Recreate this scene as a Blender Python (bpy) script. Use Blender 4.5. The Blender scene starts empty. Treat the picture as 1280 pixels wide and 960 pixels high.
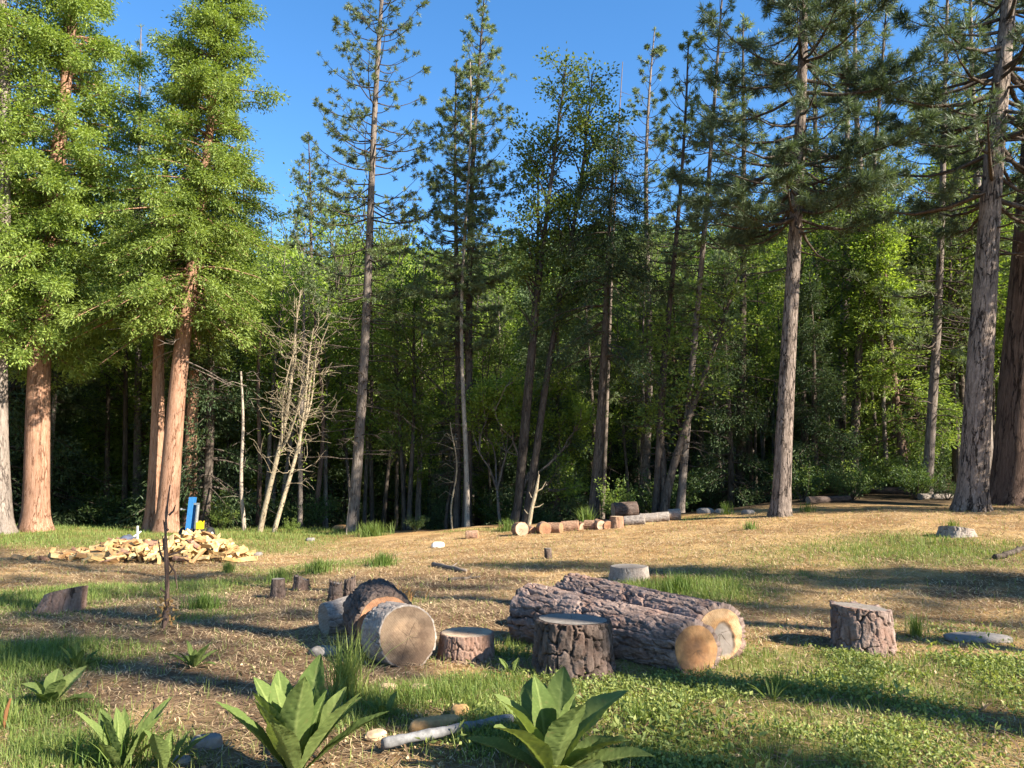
import bpy, math, random
import numpy as np
from mathutils import Vector, Quaternion, Matrix

# ------------------------------------------------------------------ camera, sky, sun, exposure
S = bpy.context.scene
COL = S.collection
R = math.radians
S.render.engine = 'CYCLES'
CY = S.cycles
CY.max_bounces = 5; CY.diffuse_bounces = 3; CY.glossy_bounces = 2
CY.transmission_bounces = 3; CY.transparent_max_bounces = 4
CY.caustics_reflective = False; CY.caustics_refractive = False
PITCH = math.atan(110 / 960)
CAM_Z = 1.5
cd = bpy.data.cameras.new('camera'); cam = bpy.data.objects.new('camera', cd); COL.objects.link(cam)
cd.sensor_fit = 'HORIZONTAL'; cd.angle = 2 * math.atan(640 / 960); cd.clip_end = 2000; cd.clip_start = .05
cam.location = (0, 0, CAM_Z); cam.rotation_euler = (R(90) + PITCH, 0, 0)
S.camera = cam

SUN_AZ, SUN_EL = R(121), R(32)          # azimuth clockwise from the viewing direction
sd = Vector((math.sin(SUN_AZ) * math.cos(SUN_EL), math.cos(SUN_AZ) * math.cos(SUN_EL), math.sin(SUN_EL)))
W = bpy.data.worlds.new('World'); S.world = W; W.use_nodes = True
wn = W.node_tree.nodes; bg = wn['Background']
sky = wn.new('ShaderNodeTexSky'); sky.sky_type = 'NISHITA'; sky.sun_disc = False
sky.sun_elevation = SUN_EL; sky.sun_rotation = SUN_AZ
sky.altitude = 900; sky.air_density = 1.0; sky.dust_density = 0.25; sky.ozone_density = 2.2
hsv = wn.new('ShaderNodeHueSaturation'); hsv.inputs['Saturation'].default_value = 1.25
W.node_tree.links.new(sky.outputs[0], hsv.inputs['Color']); W.node_tree.links.new(hsv.outputs[0], bg.inputs[0]); bg.inputs[1].default_value = 0.088
sl = bpy.data.lights.new('sun', 'SUN'); sl.energy = 5.0; sl.angle = R(0.6); sl.color = (1, .93, .80)
so = bpy.data.objects.new('sun', sl); COL.objects.link(so)
so.rotation_euler = sd.to_track_quat('Z', 'Y').to_euler()
vs = S.view_settings; vs.view_transform = 'Standard'; vs.look = 'None'; vs.gamma = 1; vs.use_curve_mapping = False
vs.exposure = 1.85

# ------------------------------------------------------------------ numeric helpers
RNG = np.random.default_rng(7)
random.seed(7)

def ss(a, b, x):
    t = np.clip((np.asarray(x, float) - a) / (b - a), 0, 1)
    return t * t * (3 - 2 * t)

def hsh(ix, iy, iz, seed=0):
    h = (ix.astype(np.int64) * 374761393 + iy.astype(np.int64) * 668265263 + iz.astype(np.int64) * 2147483647 + seed * 974634593) & 0xffffffff
    h = ((h ^ (h >> 13)) * 1274126177) & 0xffffffff
    h = ((h ^ (h >> 16)) * 2246822519) & 0xffffffff
    return ((h ^ (h >> 15)) & 0xffffff) / float(0xffffff)

def vn(x, y, z=0., seed=0):
    x, y, z = np.broadcast_arrays(np.asarray(x, float), np.asarray(y, float), np.asarray(z, float))
    ix, iy, iz = np.floor(x), np.floor(y), np.floor(z)
    fx, fy, fz = x - ix, y - iy, z - iz
    fx, fy, fz = [f * f * (3 - 2 * f) for f in (fx, fy, fz)]
    o = 0
    for a in (0, 1):
        for b in (0, 1):
            for c in (0, 1):
                w = (fx if a else 1 - fx) * (fy if b else 1 - fy) * (fz if c else 1 - fz)
                o = o + w * hsh(ix + a, iy + b, iz + c, seed)
    return o * 2 - 1

def fbm(x, y, z=0., o=4, seed=0):
    s, a, n = 0, 1., 0.
    for i in range(o):
        s = s + a * vn(np.asarray(x) * 2 ** i, np.asarray(y) * 2 ** i, np.asarray(z) * 2 ** i, seed + i * 17); n += a; a *= .5
    return s / n

def worley(u, v, pu, seed=0):
    iu, iv = np.floor(u), np.floor(v)
    f1 = np.full(u.shape, 9.); f2 = np.full(u.shape, 9.); cid = np.zeros(u.shape)
    for a in (-1, 0, 1):
        for b in (-1, 0, 1):
            cu, cv = iu + a, iv + b
            hu = np.mod(cu, pu)
            jx = cu + .15 + .7 * hsh(hu, cv, cv * 0, seed); jy = cv + .15 + .7 * hsh(hu, cv, cv * 0 + 1, seed)
            d = np.hypot(u - jx, v - jy)
            c = hsh(hu, cv, cv * 0 + 2, seed)
            n1 = d < f1
            f2 = np.where(n1, f1, np.minimum(f2, d)); cid = np.where(n1, c, cid); f1 = np.where(n1, d, f1)
    return f1, f2, cid

def G(x, y):
    x = np.asarray(x, float); y = np.asarray(y, float)
    z = ss(5, 20, y) * (-.42 + .98 * ss(-6, 11, x))
    ye = 26.6 - 4.2 * ss(-9, 2, x)
    z = z - 2.4 * ss(ye + .3, ye + 14, y) * (1 - ss(4, 12, x))
    z = z + .5 * ss(22, 34, y) * ss(5, 14, x)
    z = z + 52 * ss(58, 205, y + .06 * x)
    z = z + .045 * fbm(x * .9, y * .9, o=4, seed=3) + .09 * fbm(x * .2, y * .2, o=2, seed=5) * ss(3, 12, y)
    return z

cp, sp = math.cos(PITCH), math.sin(PITCH)
def ray(px, py):
    a, b = (px - 640) / 960, (480 - py) / 960
    return Vector((a, cp - b * sp, sp + b * cp))

def at(px, py):                      # where the line of sight through a photo pixel meets the ground
    d = ray(px, py); t = 1.5
    while t < 80:
        x, y, z = d.x * t, d.y * t, CAM_Z + d.z * t
        if z < float(G(x, y)): break
        t += .02
    return Vector((d.x * t, d.y * t, float(G(d.x * t, d.y * t))))

def base(px, Y):                     # ground point at distance Y in the column px
    x = (px - 640) / 960 * Y
    for _ in range(4):
        z = float(G(x, Y)); x = (px - 640) / 960 * (Y * cp + (z - CAM_Z) * sp)
    return Vector((x, Y, float(G(x, Y))))

def seen(px, py, Y):                 # point at distance Y behind pixel
    d = ray(px, py); t = Y / d.y
    return Vector((d.x * t, Y, CAM_Z + d.z * t))

# ------------------------------------------------------------------ mesh buffer
class MB:
    def __init__(s): s.V = []; s.F = []; s.M = []; s.A = {}; s.n = 0; s.names = {}
    def add(s, V, F, mat=0, **att):
        V = np.asarray(V, float).reshape(-1, 3)
        for f in (F if isinstance(F, list) else [F]):
            f = np.asarray(f, int)
            if len(f): s.F.append(f + s.n); s.M.append(np.full(len(f), mat, int))
        for k, v in att.items():
            s.A.setdefault(k, []).append((s.n, np.broadcast_to(np.asarray(v, float), (len(V),))))
        s.V.append(V); s.n += len(V)
        return s
    def build(s, name, mats, parent=None, smooth=False, loc=None):
        V = np.concatenate(s.V)
        me = bpy.data.meshes.new(name)
        me.vertices.add(len(V)); me.vertices.foreach_set('co', V.astype(np.float32).ravel())
        loops = np.concatenate([f.ravel() for f in s.F]); tot = np.concatenate([np.full(len(f), f.shape[1], int) for f in s.F])
        me.loops.add(len(loops)); me.loops.foreach_set('vertex_index', loops.astype(np.int32))
        me.polygons.add(len(tot)); st = np.concatenate([[0], np.cumsum(tot)[:-1]])
        me.polygons.foreach_set('loop_start', st.astype(np.int32))
        try: me.polygons.foreach_set('loop_total', tot.astype(np.int32))
        except Exception: pass
        me.polygons.foreach_set('material_index', np.concatenate(s.M).astype(np.int32))
        me.polygons.foreach_set('use_smooth', np.full(len(tot), bool(smooth)))
        for k, L in s.A.items():
            arr = np.zeros(len(V), np.float32)
            for o, v in L: arr[o:o + len(v)] = v
            at_ = me.attributes.new(k, 'FLOAT', 'POINT'); at_.data.foreach_set('value', arr)
        me.update(calc_edges=True); me.validate()
        for m in (mats if isinstance(mats, (list, tuple)) else [mats]): me.materials.append(m)
        o = bpy.data.objects.new(name, me); COL.objects.link(o)
        if parent is not None: o.parent = parent
        if loc is not None: o.location = loc
        return o

def nrm(a):
    return a / np.maximum(np.linalg.norm(a, axis=-1, keepdims=True), 1e-9)

def tube(mb, pts, rad, sides=6, mat=0, cap=False, **att):
    P = np.asarray([tuple(p) for p in pts], float); n = len(P)
    rad = np.broadcast_to(np.asarray(rad, float), (n,))
    T = nrm(np.gradient(P, axis=0))
    mean = nrm((P[-1] - P[0])[None])[0]
    ref = np.array([0, 0, 1.]) if abs(mean[2]) < .8 else np.array([1., 0, 0])
    U = nrm(np.cross(T, ref)); Vv = np.cross(T, U)
    a = np.linspace(0, 2 * math.pi, sides, endpoint=False)
    ring = P[:, None] + rad[:, None, None] * (np.cos(a)[None, :, None] * U[:, None] + np.sin(a)[None, :, None] * Vv[:, None])
    i = np.arange(n - 1)[:, None] * sides; j = np.arange(sides)[None]; k = (np.arange(sides) + 1)[None] % sides
    F = np.stack([i + j, i + k, i + sides + k, i + sides + j], -1).reshape(-1, 4)[:, ::-1]
    V = ring.reshape(-1, 3); Fs = [F]
    if cap:
        V = np.concatenate([V, P[:1], P[-1:]]); c0 = n * sides
        jj = np.arange(sides); kk = (jj + 1) % sides
        Fs.append(np.stack([jj, kk, np.full(sides, c0)], -1)); Fs.append(np.stack([(n - 1) * sides + kk, (n - 1) * sides + jj, np.full(sides, c0 + 1)], -1))
    mb.add(V, Fs, mat, **att)

def box(mb, c, s, mat=0, rot=None):
    v = np.array([[x, y, z] for x in (-.5, .5) for y in (-.5, .5) for z in (-.5, .5)]) * np.array(s)
    if rot is not None: v = v @ np.array(rot.to_matrix() if hasattr(rot, 'to_matrix') else rot).T
    mb.add(v + np.array(c), np.array([[0, 1, 3, 2], [4, 6, 7, 5], [0, 4, 5, 1], [2, 3, 7, 6], [0, 2, 6, 4], [1, 5, 7, 3]]), mat)

def tag(o, label=None, cat=None, group=None, kind=None):
    if label: o['label'] = label
    if cat: o['category'] = cat
    if group: o['group'] = group
    if kind: o['kind'] = kind
    return o

def empty(name, loc=(0, 0, 0)):
    o = bpy.data.objects.new(name, None); COL.objects.link(o); o.location = loc
    o.empty_display_size = .2
    return o

def dup(o, parent=None):
    kids = [c for c in o.children]
    c = o.copy(); COL.objects.link(c)
    if parent is not None: c.parent = parent
    for k in kids: dup(k, c)
    return c

# ------------------------------------------------------------------ materials
def nodes(name):
    m = bpy.data.materials.new(name); m.use_nodes = True
    nt = m.node_tree; return m, nt, nt.nodes, nt.links, nt.nodes['Principled BSDF']

def ramp(N, stops):
    r = N.new('ShaderNodeValToRGB'); e = r.color_ramp.elements
    while len(e) < len(stops): e.new(.5)
    for i, (p, c) in enumerate(stops): e[i].position = p; e[i].color = (*c, 1)
    return r

def noise(N, L, co, scale, det=4, rough=.6):
    n = N.new('ShaderNodeTexNoise'); n.inputs['Scale'].default_value = scale; n.inputs['Detail'].default_value = det; n.inputs['Roughness'].default_value = rough
    if co is not None: L.new(co, n.inputs['Vector'])
    return n

def mix(N, L, f, a, b, mode='MIX'):
    m = N.new('ShaderNodeMix'); m.data_type = 'RGBA'; m.blend_type = mode
    for sock, v in ((m.inputs[0], f), (m.inputs[6], a), (m.inputs[7], b)):
        if hasattr(v, 'links'): L.new(v, sock)
        elif isinstance(v, (int, float)): sock.default_value = v
        else: sock.default_value = (*v, 1)
    return m.outputs[2]

def attr(N, name):
    a = N.new('ShaderNodeAttribute'); a.attribute_name = name; return a.outputs['Fac']

def m_leaf(name, c1, c2, trans=.35, tcol=None, rough=.55, var=.25, spec=.3):
    m, nt, N, L, P = nodes(name)
    t = attr(N, 'tint'); col = mix(N, L, t, c1, c2)
    oi = N.new('ShaderNodeObjectInfo'); mr = N.new('ShaderNodeMapRange'); L.new(oi.outputs['Random'], mr.inputs[0])
    mr.inputs[3].default_value = 1 - var; mr.inputs[4].default_value = 1 + var
    hs = N.new('ShaderNodeHueSaturation'); L.new(col, hs.inputs['Color']); L.new(mr.outputs[0], hs.inputs['Value'])
    L.new(hs.outputs[0], P.inputs['Base Color']); P.inputs['Roughness'].default_value = rough; P.inputs['Specular IOR Level'].default_value = spec
    tr = N.new('ShaderNodeBsdfTranslucent')
    tc = mix(N, L, 1.0, hs.outputs[0], tcol or (1.25, 1.25, .6), 'MULTIPLY'); L.new(tc, tr.inputs[0])
    ms = N.new('ShaderNodeMixShader'); ms.inputs[0].default_value = trans
    L.new(P.outputs[0], ms.inputs[1]); L.new(tr.outputs[0], ms.inputs[2])
    L.new(ms.outputs[0], N['Material Output'].inputs[0])
    return m

def m_bark(name, dark, mid, light, sc=9., stretch=.22, bump=.6, dist=.03, crack=.5):
    m, nt, N, L, P = nodes(name)
    def math_(op, a, b, c=None):
        k = N.new('ShaderNodeMath'); k.operation = op
        for i, v in enumerate((a, b, c)):
            if v is None: continue
            if hasattr(v, 'links'): L.new(v, k.inputs[i])
            else: k.inputs[i].default_value = v
        return k.outputs[0]
    tc = N.new('ShaderNodeTexCoord'); mp = N.new('ShaderNodeMapping'); L.new(tc.outputs['Object'], mp.inputs[0]); mp.inputs['Scale'].default_value = (1, 1, stretch)
    wz = noise(N, L, mp.outputs[0], sc * .9, 5, .7)
    add = N.new('ShaderNodeVectorMath'); add.operation = 'MULTIPLY_ADD'; L.new(wz.outputs['Color'], add.inputs[0]); add.inputs[1].default_value = (1.9 / sc,) * 3; L.new(mp.outputs[0], add.inputs[2])
    vo = N.new('ShaderNodeTexVoronoi'); vo.feature = 'DISTANCE_TO_EDGE'; vo.inputs['Scale'].default_value = sc; L.new(add.outputs[0], vo.inputs['Vector'])
    e = ramp(N, [(.0, (0, 0, 0)), (.10, (1, 1, 1))]); L.new(vo.outputs['Distance'], e.inputs[0])
    mk = noise(N, L, mp.outputs[0], sc * .7, 3, .6); mkr = ramp(N, [(.42, (0, 0, 0)), (.6, (1, 1, 1))]); L.new(mk.outputs['Fac'], mkr.inputs[0])
    inv = math_('SUBTRACT', 1., e.outputs[0]); cr = math_('MULTIPLY', inv, mkr.outputs[0])          # fissures that come and go
    fi = noise(N, L, mp.outputs[0], sc * 4, 7, .75); me_ = noise(N, L, mp.outputs[0], sc * 1.4, 5, .65)
    t = math_('MULTIPLY_ADD', fi.outputs['Fac'], .75, math_('MULTIPLY', me_.outputs['Fac'], .55))
    t = math_('SUBTRACT', t, math_('MULTIPLY', cr, crack))
    base_ = ramp(N, [(.26, dark), (.58, mid), (.82, light)]); L.new(t, base_.inputs[0])
    big = noise(N, L, tc.outputs['Object'], 1.1, 4)
    v = ramp(N, [(.3, (.75, .74, .74)), (.7, (1.18, 1.15, 1.1))]); L.new(big.outputs['Fac'], v.inputs[0])
    c = mix(N, L, 1., base_.outputs[0], v.outputs[0], 'MULTIPLY')
    oi = N.new('ShaderNodeObjectInfo'); mr = N.new('ShaderNodeMapRange'); L.new(oi.outputs['Random'], mr.inputs[0]); mr.inputs[3].default_value = .82; mr.inputs[4].default_value = 1.15
    hs = N.new('ShaderNodeHueSaturation'); L.new(c, hs.inputs['Color']); L.new(mr.outputs[0], hs.inputs['Value'])
    L.new(hs.outputs[0], P.inputs['Base Color']); P.inputs['Roughness'].default_value = .92; P.inputs['Specular IOR Level'].default_value = .12
    b = N.new('ShaderNodeBump'); b.inputs['Strength'].default_value = bump; b.inputs['Distance'].default_value = dist
    L.new(t, b.inputs['Height']); L.new(b.outputs[0], P.inputs['Normal'])
    return m

def m_plain(name, c, rough=.5, metal=0., dirt=.35, dscale=12, spec=.4):
    m, nt, N, L, P = nodes(name)
    tc = N.new('ShaderNodeTexCoord'); n = noise(N, L, tc.outputs['Object'], dscale, 5, .65)
    r = ramp(N, [(.35, tuple(x * (1 - dirt) for x in c)), (.7, c)]); L.new(n.outputs['Fac'], r.inputs[0])
    L.new(r.outputs[0], P.inputs['Base Color']); P.inputs['Roughness'].default_value = rough; P.inputs['Metallic'].default_value = metal
    P.inputs['Specular IOR Level'].default_value = spec
    b = N.new('ShaderNodeBump'); b.inputs['Strength'].default_value = .3; b.inputs['Distance'].default_value = .01; L.new(n.outputs['Fac'], b.inputs['Height']); L.new(b.outputs[0], P.inputs['Normal'])
    return m

MAT = {}
MAT['bark_sun'] = m_bark('bark_orange', (.13, .065, .04), (.265, .145, .092), (.39, .245, .175), 11, .14, .7, .025, .65)
MAT['bark_grey'] = m_bark('bark_grey', (.05, .04, .035), (.155, .125, .105), (.27, .23, .20), 10, .2, .7, .025)
MAT['bark_plate'] = m_bark('bark_plate', (.042, .033, .028), (.15, .117, .098), (.34, .275, .235), 10, .2, 1., .04, .75)
MAT['bark_dark'] = m_bark('bark_dark', (.022, .017, .014), (.07, .054, .043), (.14, .115, .095), 10, .2, .7, .02)
MAT['bark_brown'] = m_bark('bark_brown', (.035, .023, .018), (.105, .068, .052), (.20, .135, .105), 7, .12, .9, .04)
MAT['bark_pale'] = m_bark('bark_pale', (.13, .10, .08), (.27, .22, .175), (.42, .36, .29), 14, .3, .5, .01)
MAT['moss'] = m_bark('bark_mossy', (.11, .085, .05), (.25, .20, .135), (.41, .345, .25), 14, .4, .6, .015)
MAT['pine'] = m_leaf('needles_pine', (.075, .11, .055), (.20, .235, .10), .32)
MAT['pine_shaded'] = m_leaf('needles_shaded', (.045, .07, .04), (.11, .145, .07), .28)  # shade on the right-hand crowns put into darker needle colour
MAT['cedar'] = m_leaf('sprays_cedar', (.115, .175, .036), (.31, .385, .085), .42, var=.1, spec=.45)
MAT['fir'] = m_leaf('needles_fir', (.035, .065, .03), (.105, .145, .055), .28)
MAT['oak'] = m_leaf('leaves_oak', (.08, .13, .03), (.22, .27, .06), .45)
MAT['oak_sunlit'] = m_leaf('leaves_sunlit', (.135, .215, .034), (.31, .38, .07), .52)  # sunlit look of the middle wood put into brighter leaf colour
MAT['shrub'] = m_leaf('leaves_shrub', (.035, .065, .02), (.095, .14, .038), .35)
MAT['far'] = m_leaf('leaves_far', (.05, .085, .035), (.14, .19, .06), .3, var=.1)
MAT['grass'] = m_leaf('grass_blades', (.075, .135, .022), (.27, .30, .085), .4, var=0)
MAT['cover'] = m_leaf('cover_leaves', (.085, .13, .03), (.33, .35, .10), .36, var=0)
MAT['mullein'] = m_leaf('mullein_leaf', (.085, .125, .036), (.22, .265, .095), .32, (1.2, 1.2, .5), .85, .08, .08)
def blotch():
    m = MAT['mullein']; N, L = m.node_tree.nodes, m.node_tree.links; P = N['Principled BSDF']; src = P.inputs['Base Color'].links[0].from_socket
    tc = N.new('ShaderNodeTexCoord'); n = noise(N, L, tc.outputs['Object'], 16, 5, .7); r = ramp(N, [(.60, (0, 0, 0)), (.72, (.75, .75, .75))]); L.new(n.outputs['Fac'], r.inputs[0])
    n2 = noise(N, L, tc.outputs['Object'], 5, 3); v = ramp(N, [(.3, (.75, .78, .7)), (.7, (1.2, 1.15, 1.05))]); L.new(n2.outputs['Fac'], v.inputs[0])
    c = mix(N, L, 1., src, v.outputs[0], 'MULTIPLY'); c = mix(N, L, r.outputs[0], c, (.20, .15, .06)); L.new(c, P.inputs['Base Color'])
blotch()
MAT['straw'] = m_leaf('dry_straw', (.13, .075, .04), (.60, .44, .25), .15, (1, 1, 1), .7, 0)
MAT['dry'] = m_leaf('dry_leaves', (.22, .10, .04), (.45, .30, .10), .3, (1, 1, .8), .7, .1)
MAT['twig'] = m_plain('dead_twig', (.20, .155, .125), .85, 0, .4, 30, .2)
MAT['snag'] = m_plain('bleached_wood', (.52, .47, .41), .8, 0, .3, 8, .2)

# ground
def ground_material():
    m, nt, N, L, P = nodes('forest_floor')
    tc = N.new('ShaderNodeTexCoord'); co = tc.outputs['Object']
    n1 = noise(N, L, co, 55, 6, .75); n2 = noise(N, L, co, 2.3, 5, .6); n3 = noise(N, L, co, 9, 6, .7)
    mp = N.new('ShaderNodeMapping'); L.new(co, mp.inputs[0]); mp.inputs['Scale'].default_value = (14, 60, 30); mp.inputs['Rotation'].default_value = (0, 0, .5)
    n4 = noise(N, L, mp.outputs[0], 1.6, 4, .6)
    straw = ramp(N, [(.30, (.24, .15, .075)), (.5, (.47, .325, .175)), (.72, (.66, .51, .31))]); L.new(n1.outputs['Fac'], straw.inputs[0])
    s2 = ramp(N, [(.35, (.62, .52, .45)), (.65, (1.12, 1.05, .78))]); L.new(n4.outputs['Fac'], s2.inputs[0])
    straw2 = mix(N, L, .8, straw.outputs[0], s2.outputs[0], 'MULTIPLY')
    dirt = ramp(N, [(.3, (.085, .052, .033)), (.7, (.23, .15, .10))]); L.new(n3.outputs['Fac'], dirt.inputs[0])
    green = ramp(N, [(.3, (.07, .09, .025)), (.55, (.17, .19, .05)), (.75, (.30, .26, .11))]); L.new(n1.outputs['Fac'], green.inputs[0])
    c = mix(N, L, attr(N, 'dirt'), straw2, dirt.outputs[0])
    c = mix(N, L, attr(N, 'green'), c, green.outputs[0])
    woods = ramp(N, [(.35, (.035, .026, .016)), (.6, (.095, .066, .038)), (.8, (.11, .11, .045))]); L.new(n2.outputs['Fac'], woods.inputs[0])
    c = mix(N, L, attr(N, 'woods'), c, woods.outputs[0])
    v = ramp(N, [(.3, (.62, .60, .58)), (.5, (.95, .93, .9)), (.7, (1.15, 1.14, 1.12))]); L.new(n2.outputs['Fac'], v.inputs[0])
    c = mix(N, L, 1., c, v.outputs[0], 'MULTIPLY')
    n5 = noise(N, L, co, .7, 6, .7); v5 = ramp(N, [(.38, (.70, .62, .56)), (.55, (1.05, 1.04, 1.03))]); L.new(n5.outputs['Fac'], v5.inputs[0]); c = mix(N, L, 1., c, v5.outputs[0], 'MULTIPLY')
    L.new(c, P.inputs['Base Color']); P.inputs['Roughness'].default_value = .95; P.inputs['Specular IOR Level'].default_value = .1
    b = N.new('ShaderNodeBump'); b.inputs['Strength'].default_value = .9; b.inputs['Distance'].default_value = .03
    ad = N.new('ShaderNodeMath'); ad.operation = 'ADD'; L.new(n1.outputs['Fac'], ad.inputs[0]); L.new(n3.outputs['Fac'], ad.inputs[1])
    L.new(ad.outputs[0], b.inputs['Height']); L.new(b.outputs[0], P.inputs['Normal'])
    return m

# ------------------------------------------------------------------ where the grass grows
PATCH = []   # x, y, rx, ry, strength
def patch(px, py, rx, ry, k): p = at(px, py); PATCH.append((p.x, p.y, rx, ry, k))
for a in [(20, 752, 1.1, 1.6, 1.), (95, 748, .8, .8, .4), (235, 735, 1.3, .9, .9), (260, 770, .5, .6, .5), (370, 712, 1.0, 1.2, .7), (460, 703, .8, .9, .7),
          (290, 712, .7, .7, .6), (80, 825, .8, .7, .8), (30, 830, .6, .7, .6), (10, 880, .5, .5, .6), (120, 945, .6, .4, .9), (60, 900, .4, .4, .6), (640, 707, 1.6, .9, .5),
          (500, 755, .7, .5, .6), (830, 735, .9, .8, .8), (900, 745, .8, .8, .7), (960, 720, 2.2, 1.6, .35), (1040, 690, 2.5, 2., .45), (1150, 682, 2., 2., .45),
          (1250, 690, 2., 2., .3), (640, 815, .35, .5, .8), (575, 868, .6, .4, .5), (450, 890, .4, .4, .6), (720, 880, .9, .6, .9), (850, 880, 1.1, .7, 1.05), (950, 830, .9, .9, .9),
          (1010, 900, .9, .6, .8), (1100, 840, .9, .6, .95), (1190, 840, .9, .7, .9), (1280, 860, .8, .6, .7), (900, 940, .8, .4, .9), (1060, 950, .5, .3, .4), (600, 930, .4, .3, .5),
          (760, 940, .6, .4, .7), (1180, 790, 1., .6, .5), (170, 690, 3, 2, -.3), (250, 800, 1., .8, -.3), (330, 830, .8, .6, -.5), (190, 860, .8, .5, -.4), (300, 880, .6, .4, -.3)]:
    patch(*a)

def green_at(x, y):
    x = np.asarray(x, float); y = np.asarray(y, float)
    d = .28 * fbm(x * .55, y * .55, o=3, seed=11) - .08
    for (cx, cy, rx, ry, k) in PATCH:
        q = ((x - cx) / rx) ** 2 + ((y - cy) / ry) ** 2
        d = d + k * np.exp(-q * 1.1)
    far = ss(17.5, 19.5, y + .25 * (x + 6)) * (1 - ss(-6.5, -3, x)) * ss(40, 26, y)      # the green strip under the left trees
    d = d + 1.0 * far
    ye = 25.6 - 4.2 * ss(-9, 2, x)
    d = d + (.75 * np.exp(-((y - ye) / .9) ** 2) * ss(-.25, .3, fbm(x * .6, y * .6, o=2, seed=33))) * (1 - ss(6, 12, x))
    d = d + .16 * ss(-1, -4, x) * ss(14, 9, y) + .05 * ss(8, 5, y)
    d = np.minimum(d, .95) + .55 * fbm(x * 2.3, y * 2.3, o=3, seed=21) * ss(.1, .5, d) * ss(16, 10, y)
    return np.clip(d, 0, 1)

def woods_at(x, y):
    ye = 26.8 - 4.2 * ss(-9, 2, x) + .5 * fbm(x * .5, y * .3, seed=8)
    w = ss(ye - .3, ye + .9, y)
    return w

def build_ground():
    def axis(lo, hi, fine0, fine1, step, grow):
        a = list(np.arange(fine0, fine1, step)); s = step
        while a[-1] < hi: s *= grow; a.append(a[-1] + s)
        s = step; b = [fine0]
        while b[-1] > lo: s *= grow; b.append(b[-1] - s)
        return np.array(b[:0:-1] + a)
    xs = axis(-420, 420, -9, 9, .075, 1.05); ys = axis(-60, 420, 2.2, 13, .065, 1.03)
    X, Y = np.meshgrid(xs, ys); Z = G(X, Y)
    Z = Z + .012 * fbm(X * 6, Y * 6, o=3, seed=31) * ss(20, 10, Y)
    nx, ny = len(xs), len(ys)
    i = np.arange(ny - 1)[:, None] * nx; j = np.arange(nx - 1)[None]
    F = np.stack([i + j, i + j + 1, i + nx + j + 1, i + nx + j], -1).reshape(-1, 4)
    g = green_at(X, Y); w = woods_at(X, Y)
    dn = fbm(X * .7, Y * .7, o=4, seed=41)
    dl = ss(.02, .4, dn + .12 + .35 * ss(2, -3, X) * ss(16, 9, Y) + .4 * np.exp(-((X + 1.5) / 3.2) ** 2 - ((Y - 10.5) / 2.6) ** 2))
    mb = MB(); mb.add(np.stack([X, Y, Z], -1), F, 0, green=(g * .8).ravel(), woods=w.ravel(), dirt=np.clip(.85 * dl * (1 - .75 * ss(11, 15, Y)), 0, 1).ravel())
    o = mb.build('ground', ground_material(), smooth=True); tag(o, kind='structure')
    return o
build_ground()

# ------------------------------------------------------------------ foliage pieces (vectorised)
def tufts(mb, C, D, k=24, ln=.22, w=.022, spread=.75, mat=0, tint=None, rng=RNG):
    C = np.asarray(C, float).reshape(-1, 3); D = nrm(np.asarray(D, float).reshape(-1, 3)); n = len(C)
    if n == 0: return
    d = nrm(D[:, None] * .8 + rng.normal(0, spread, (n, k, 3)))
    l = ln * rng.uniform(.7, 1.15, (n, k, 1))
    side = nrm(np.cross(d, rng.normal(0, 1, (n, k, 3)))) * w * .5
    b = C[:, None] - D[:, None] * ln * .35 * rng.random((n, k, 1)) * 1.2
    m = b + d * l * .5; t = b + d * l + np.array([0, 0, -.15]) * ln * 0.3
    V = np.stack([b, m - side, t, m + side], 2).reshape(-1, 3)
    F = np.arange(n * k * 4).reshape(-1, 4)
    tn = rng.random((n, 1)) * .6 + rng.random((n, k)) * .4 if tint is None else np.broadcast_to(np.asarray(tint).reshape(-1, 1), (n, k))
    mb.add(V, F, mat, tint=np.repeat(tn.ravel(), 4))

def leaves(mb, C, D, k=14, rad=.16, ln=.12, w=.06, mat=0, flat=.4, rng=RNG, droop=.2):
    C = np.asarray(C, float).reshape(-1, 3); n = len(C)
    if n == 0: return
    D = nrm(np.asarray(D, float).reshape(-1, 3))
    off = rng.normal(0, 1, (n, k, 3)) * rad * .55; off[..., 2] *= .75
    b = C[:, None] + off
    d = nrm(D[:, None] * .7 + nrm(off) * .8 + rng.normal(0, .55, (n, k, 3)) + np.array([0, 0, -droop]))
    up = nrm(np.array([0, 0, 1.]) + rng.normal(0, flat, (n, k, 3)))
    side = nrm(np.cross(d, up)) * w * .5 * rng.uniform(.7, 1.2, (n, k, 1))
    l = ln * rng.uniform(.6, 1.2, (n, k, 1))
    nv = np.cross(side, d); nv = nrm(nv)
    m = b + d * l * .45 + nv * l * .1; t = b + d * l
    V = np.stack([b, m - side, t, m + side], 2).reshape(-1, 3)
    F = np.arange(n * k * 4).reshape(-1, 4)
    tn = np.clip(rng.random((n, 1)) * .7 + rng.random((n, k)) * .4 - .05, 0, 1)
    mb.add(V, F, mat, tint=np.repeat(tn.ravel(), 4))

def trunk_pts(rng, H, sway, n=14):
    z = np.linspace(0, 1, n)
    a, b = rng.normal(0, sway, 2), rng.normal(0, sway, 2)
    ph = rng.uniform(0, 6, 2)
    x = a[0] * np.sin(z * 3 + ph[0]) + b[0] * np.sin(z * 7 + ph[1]); y = a[1] * np.sin(z * 3.4 + ph[1]) + b[1] * np.sin(z * 6 + ph[0])
    return np.stack([x - x[0], y - y[0], z * H - .25 * (z == 0)], -1)

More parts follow.
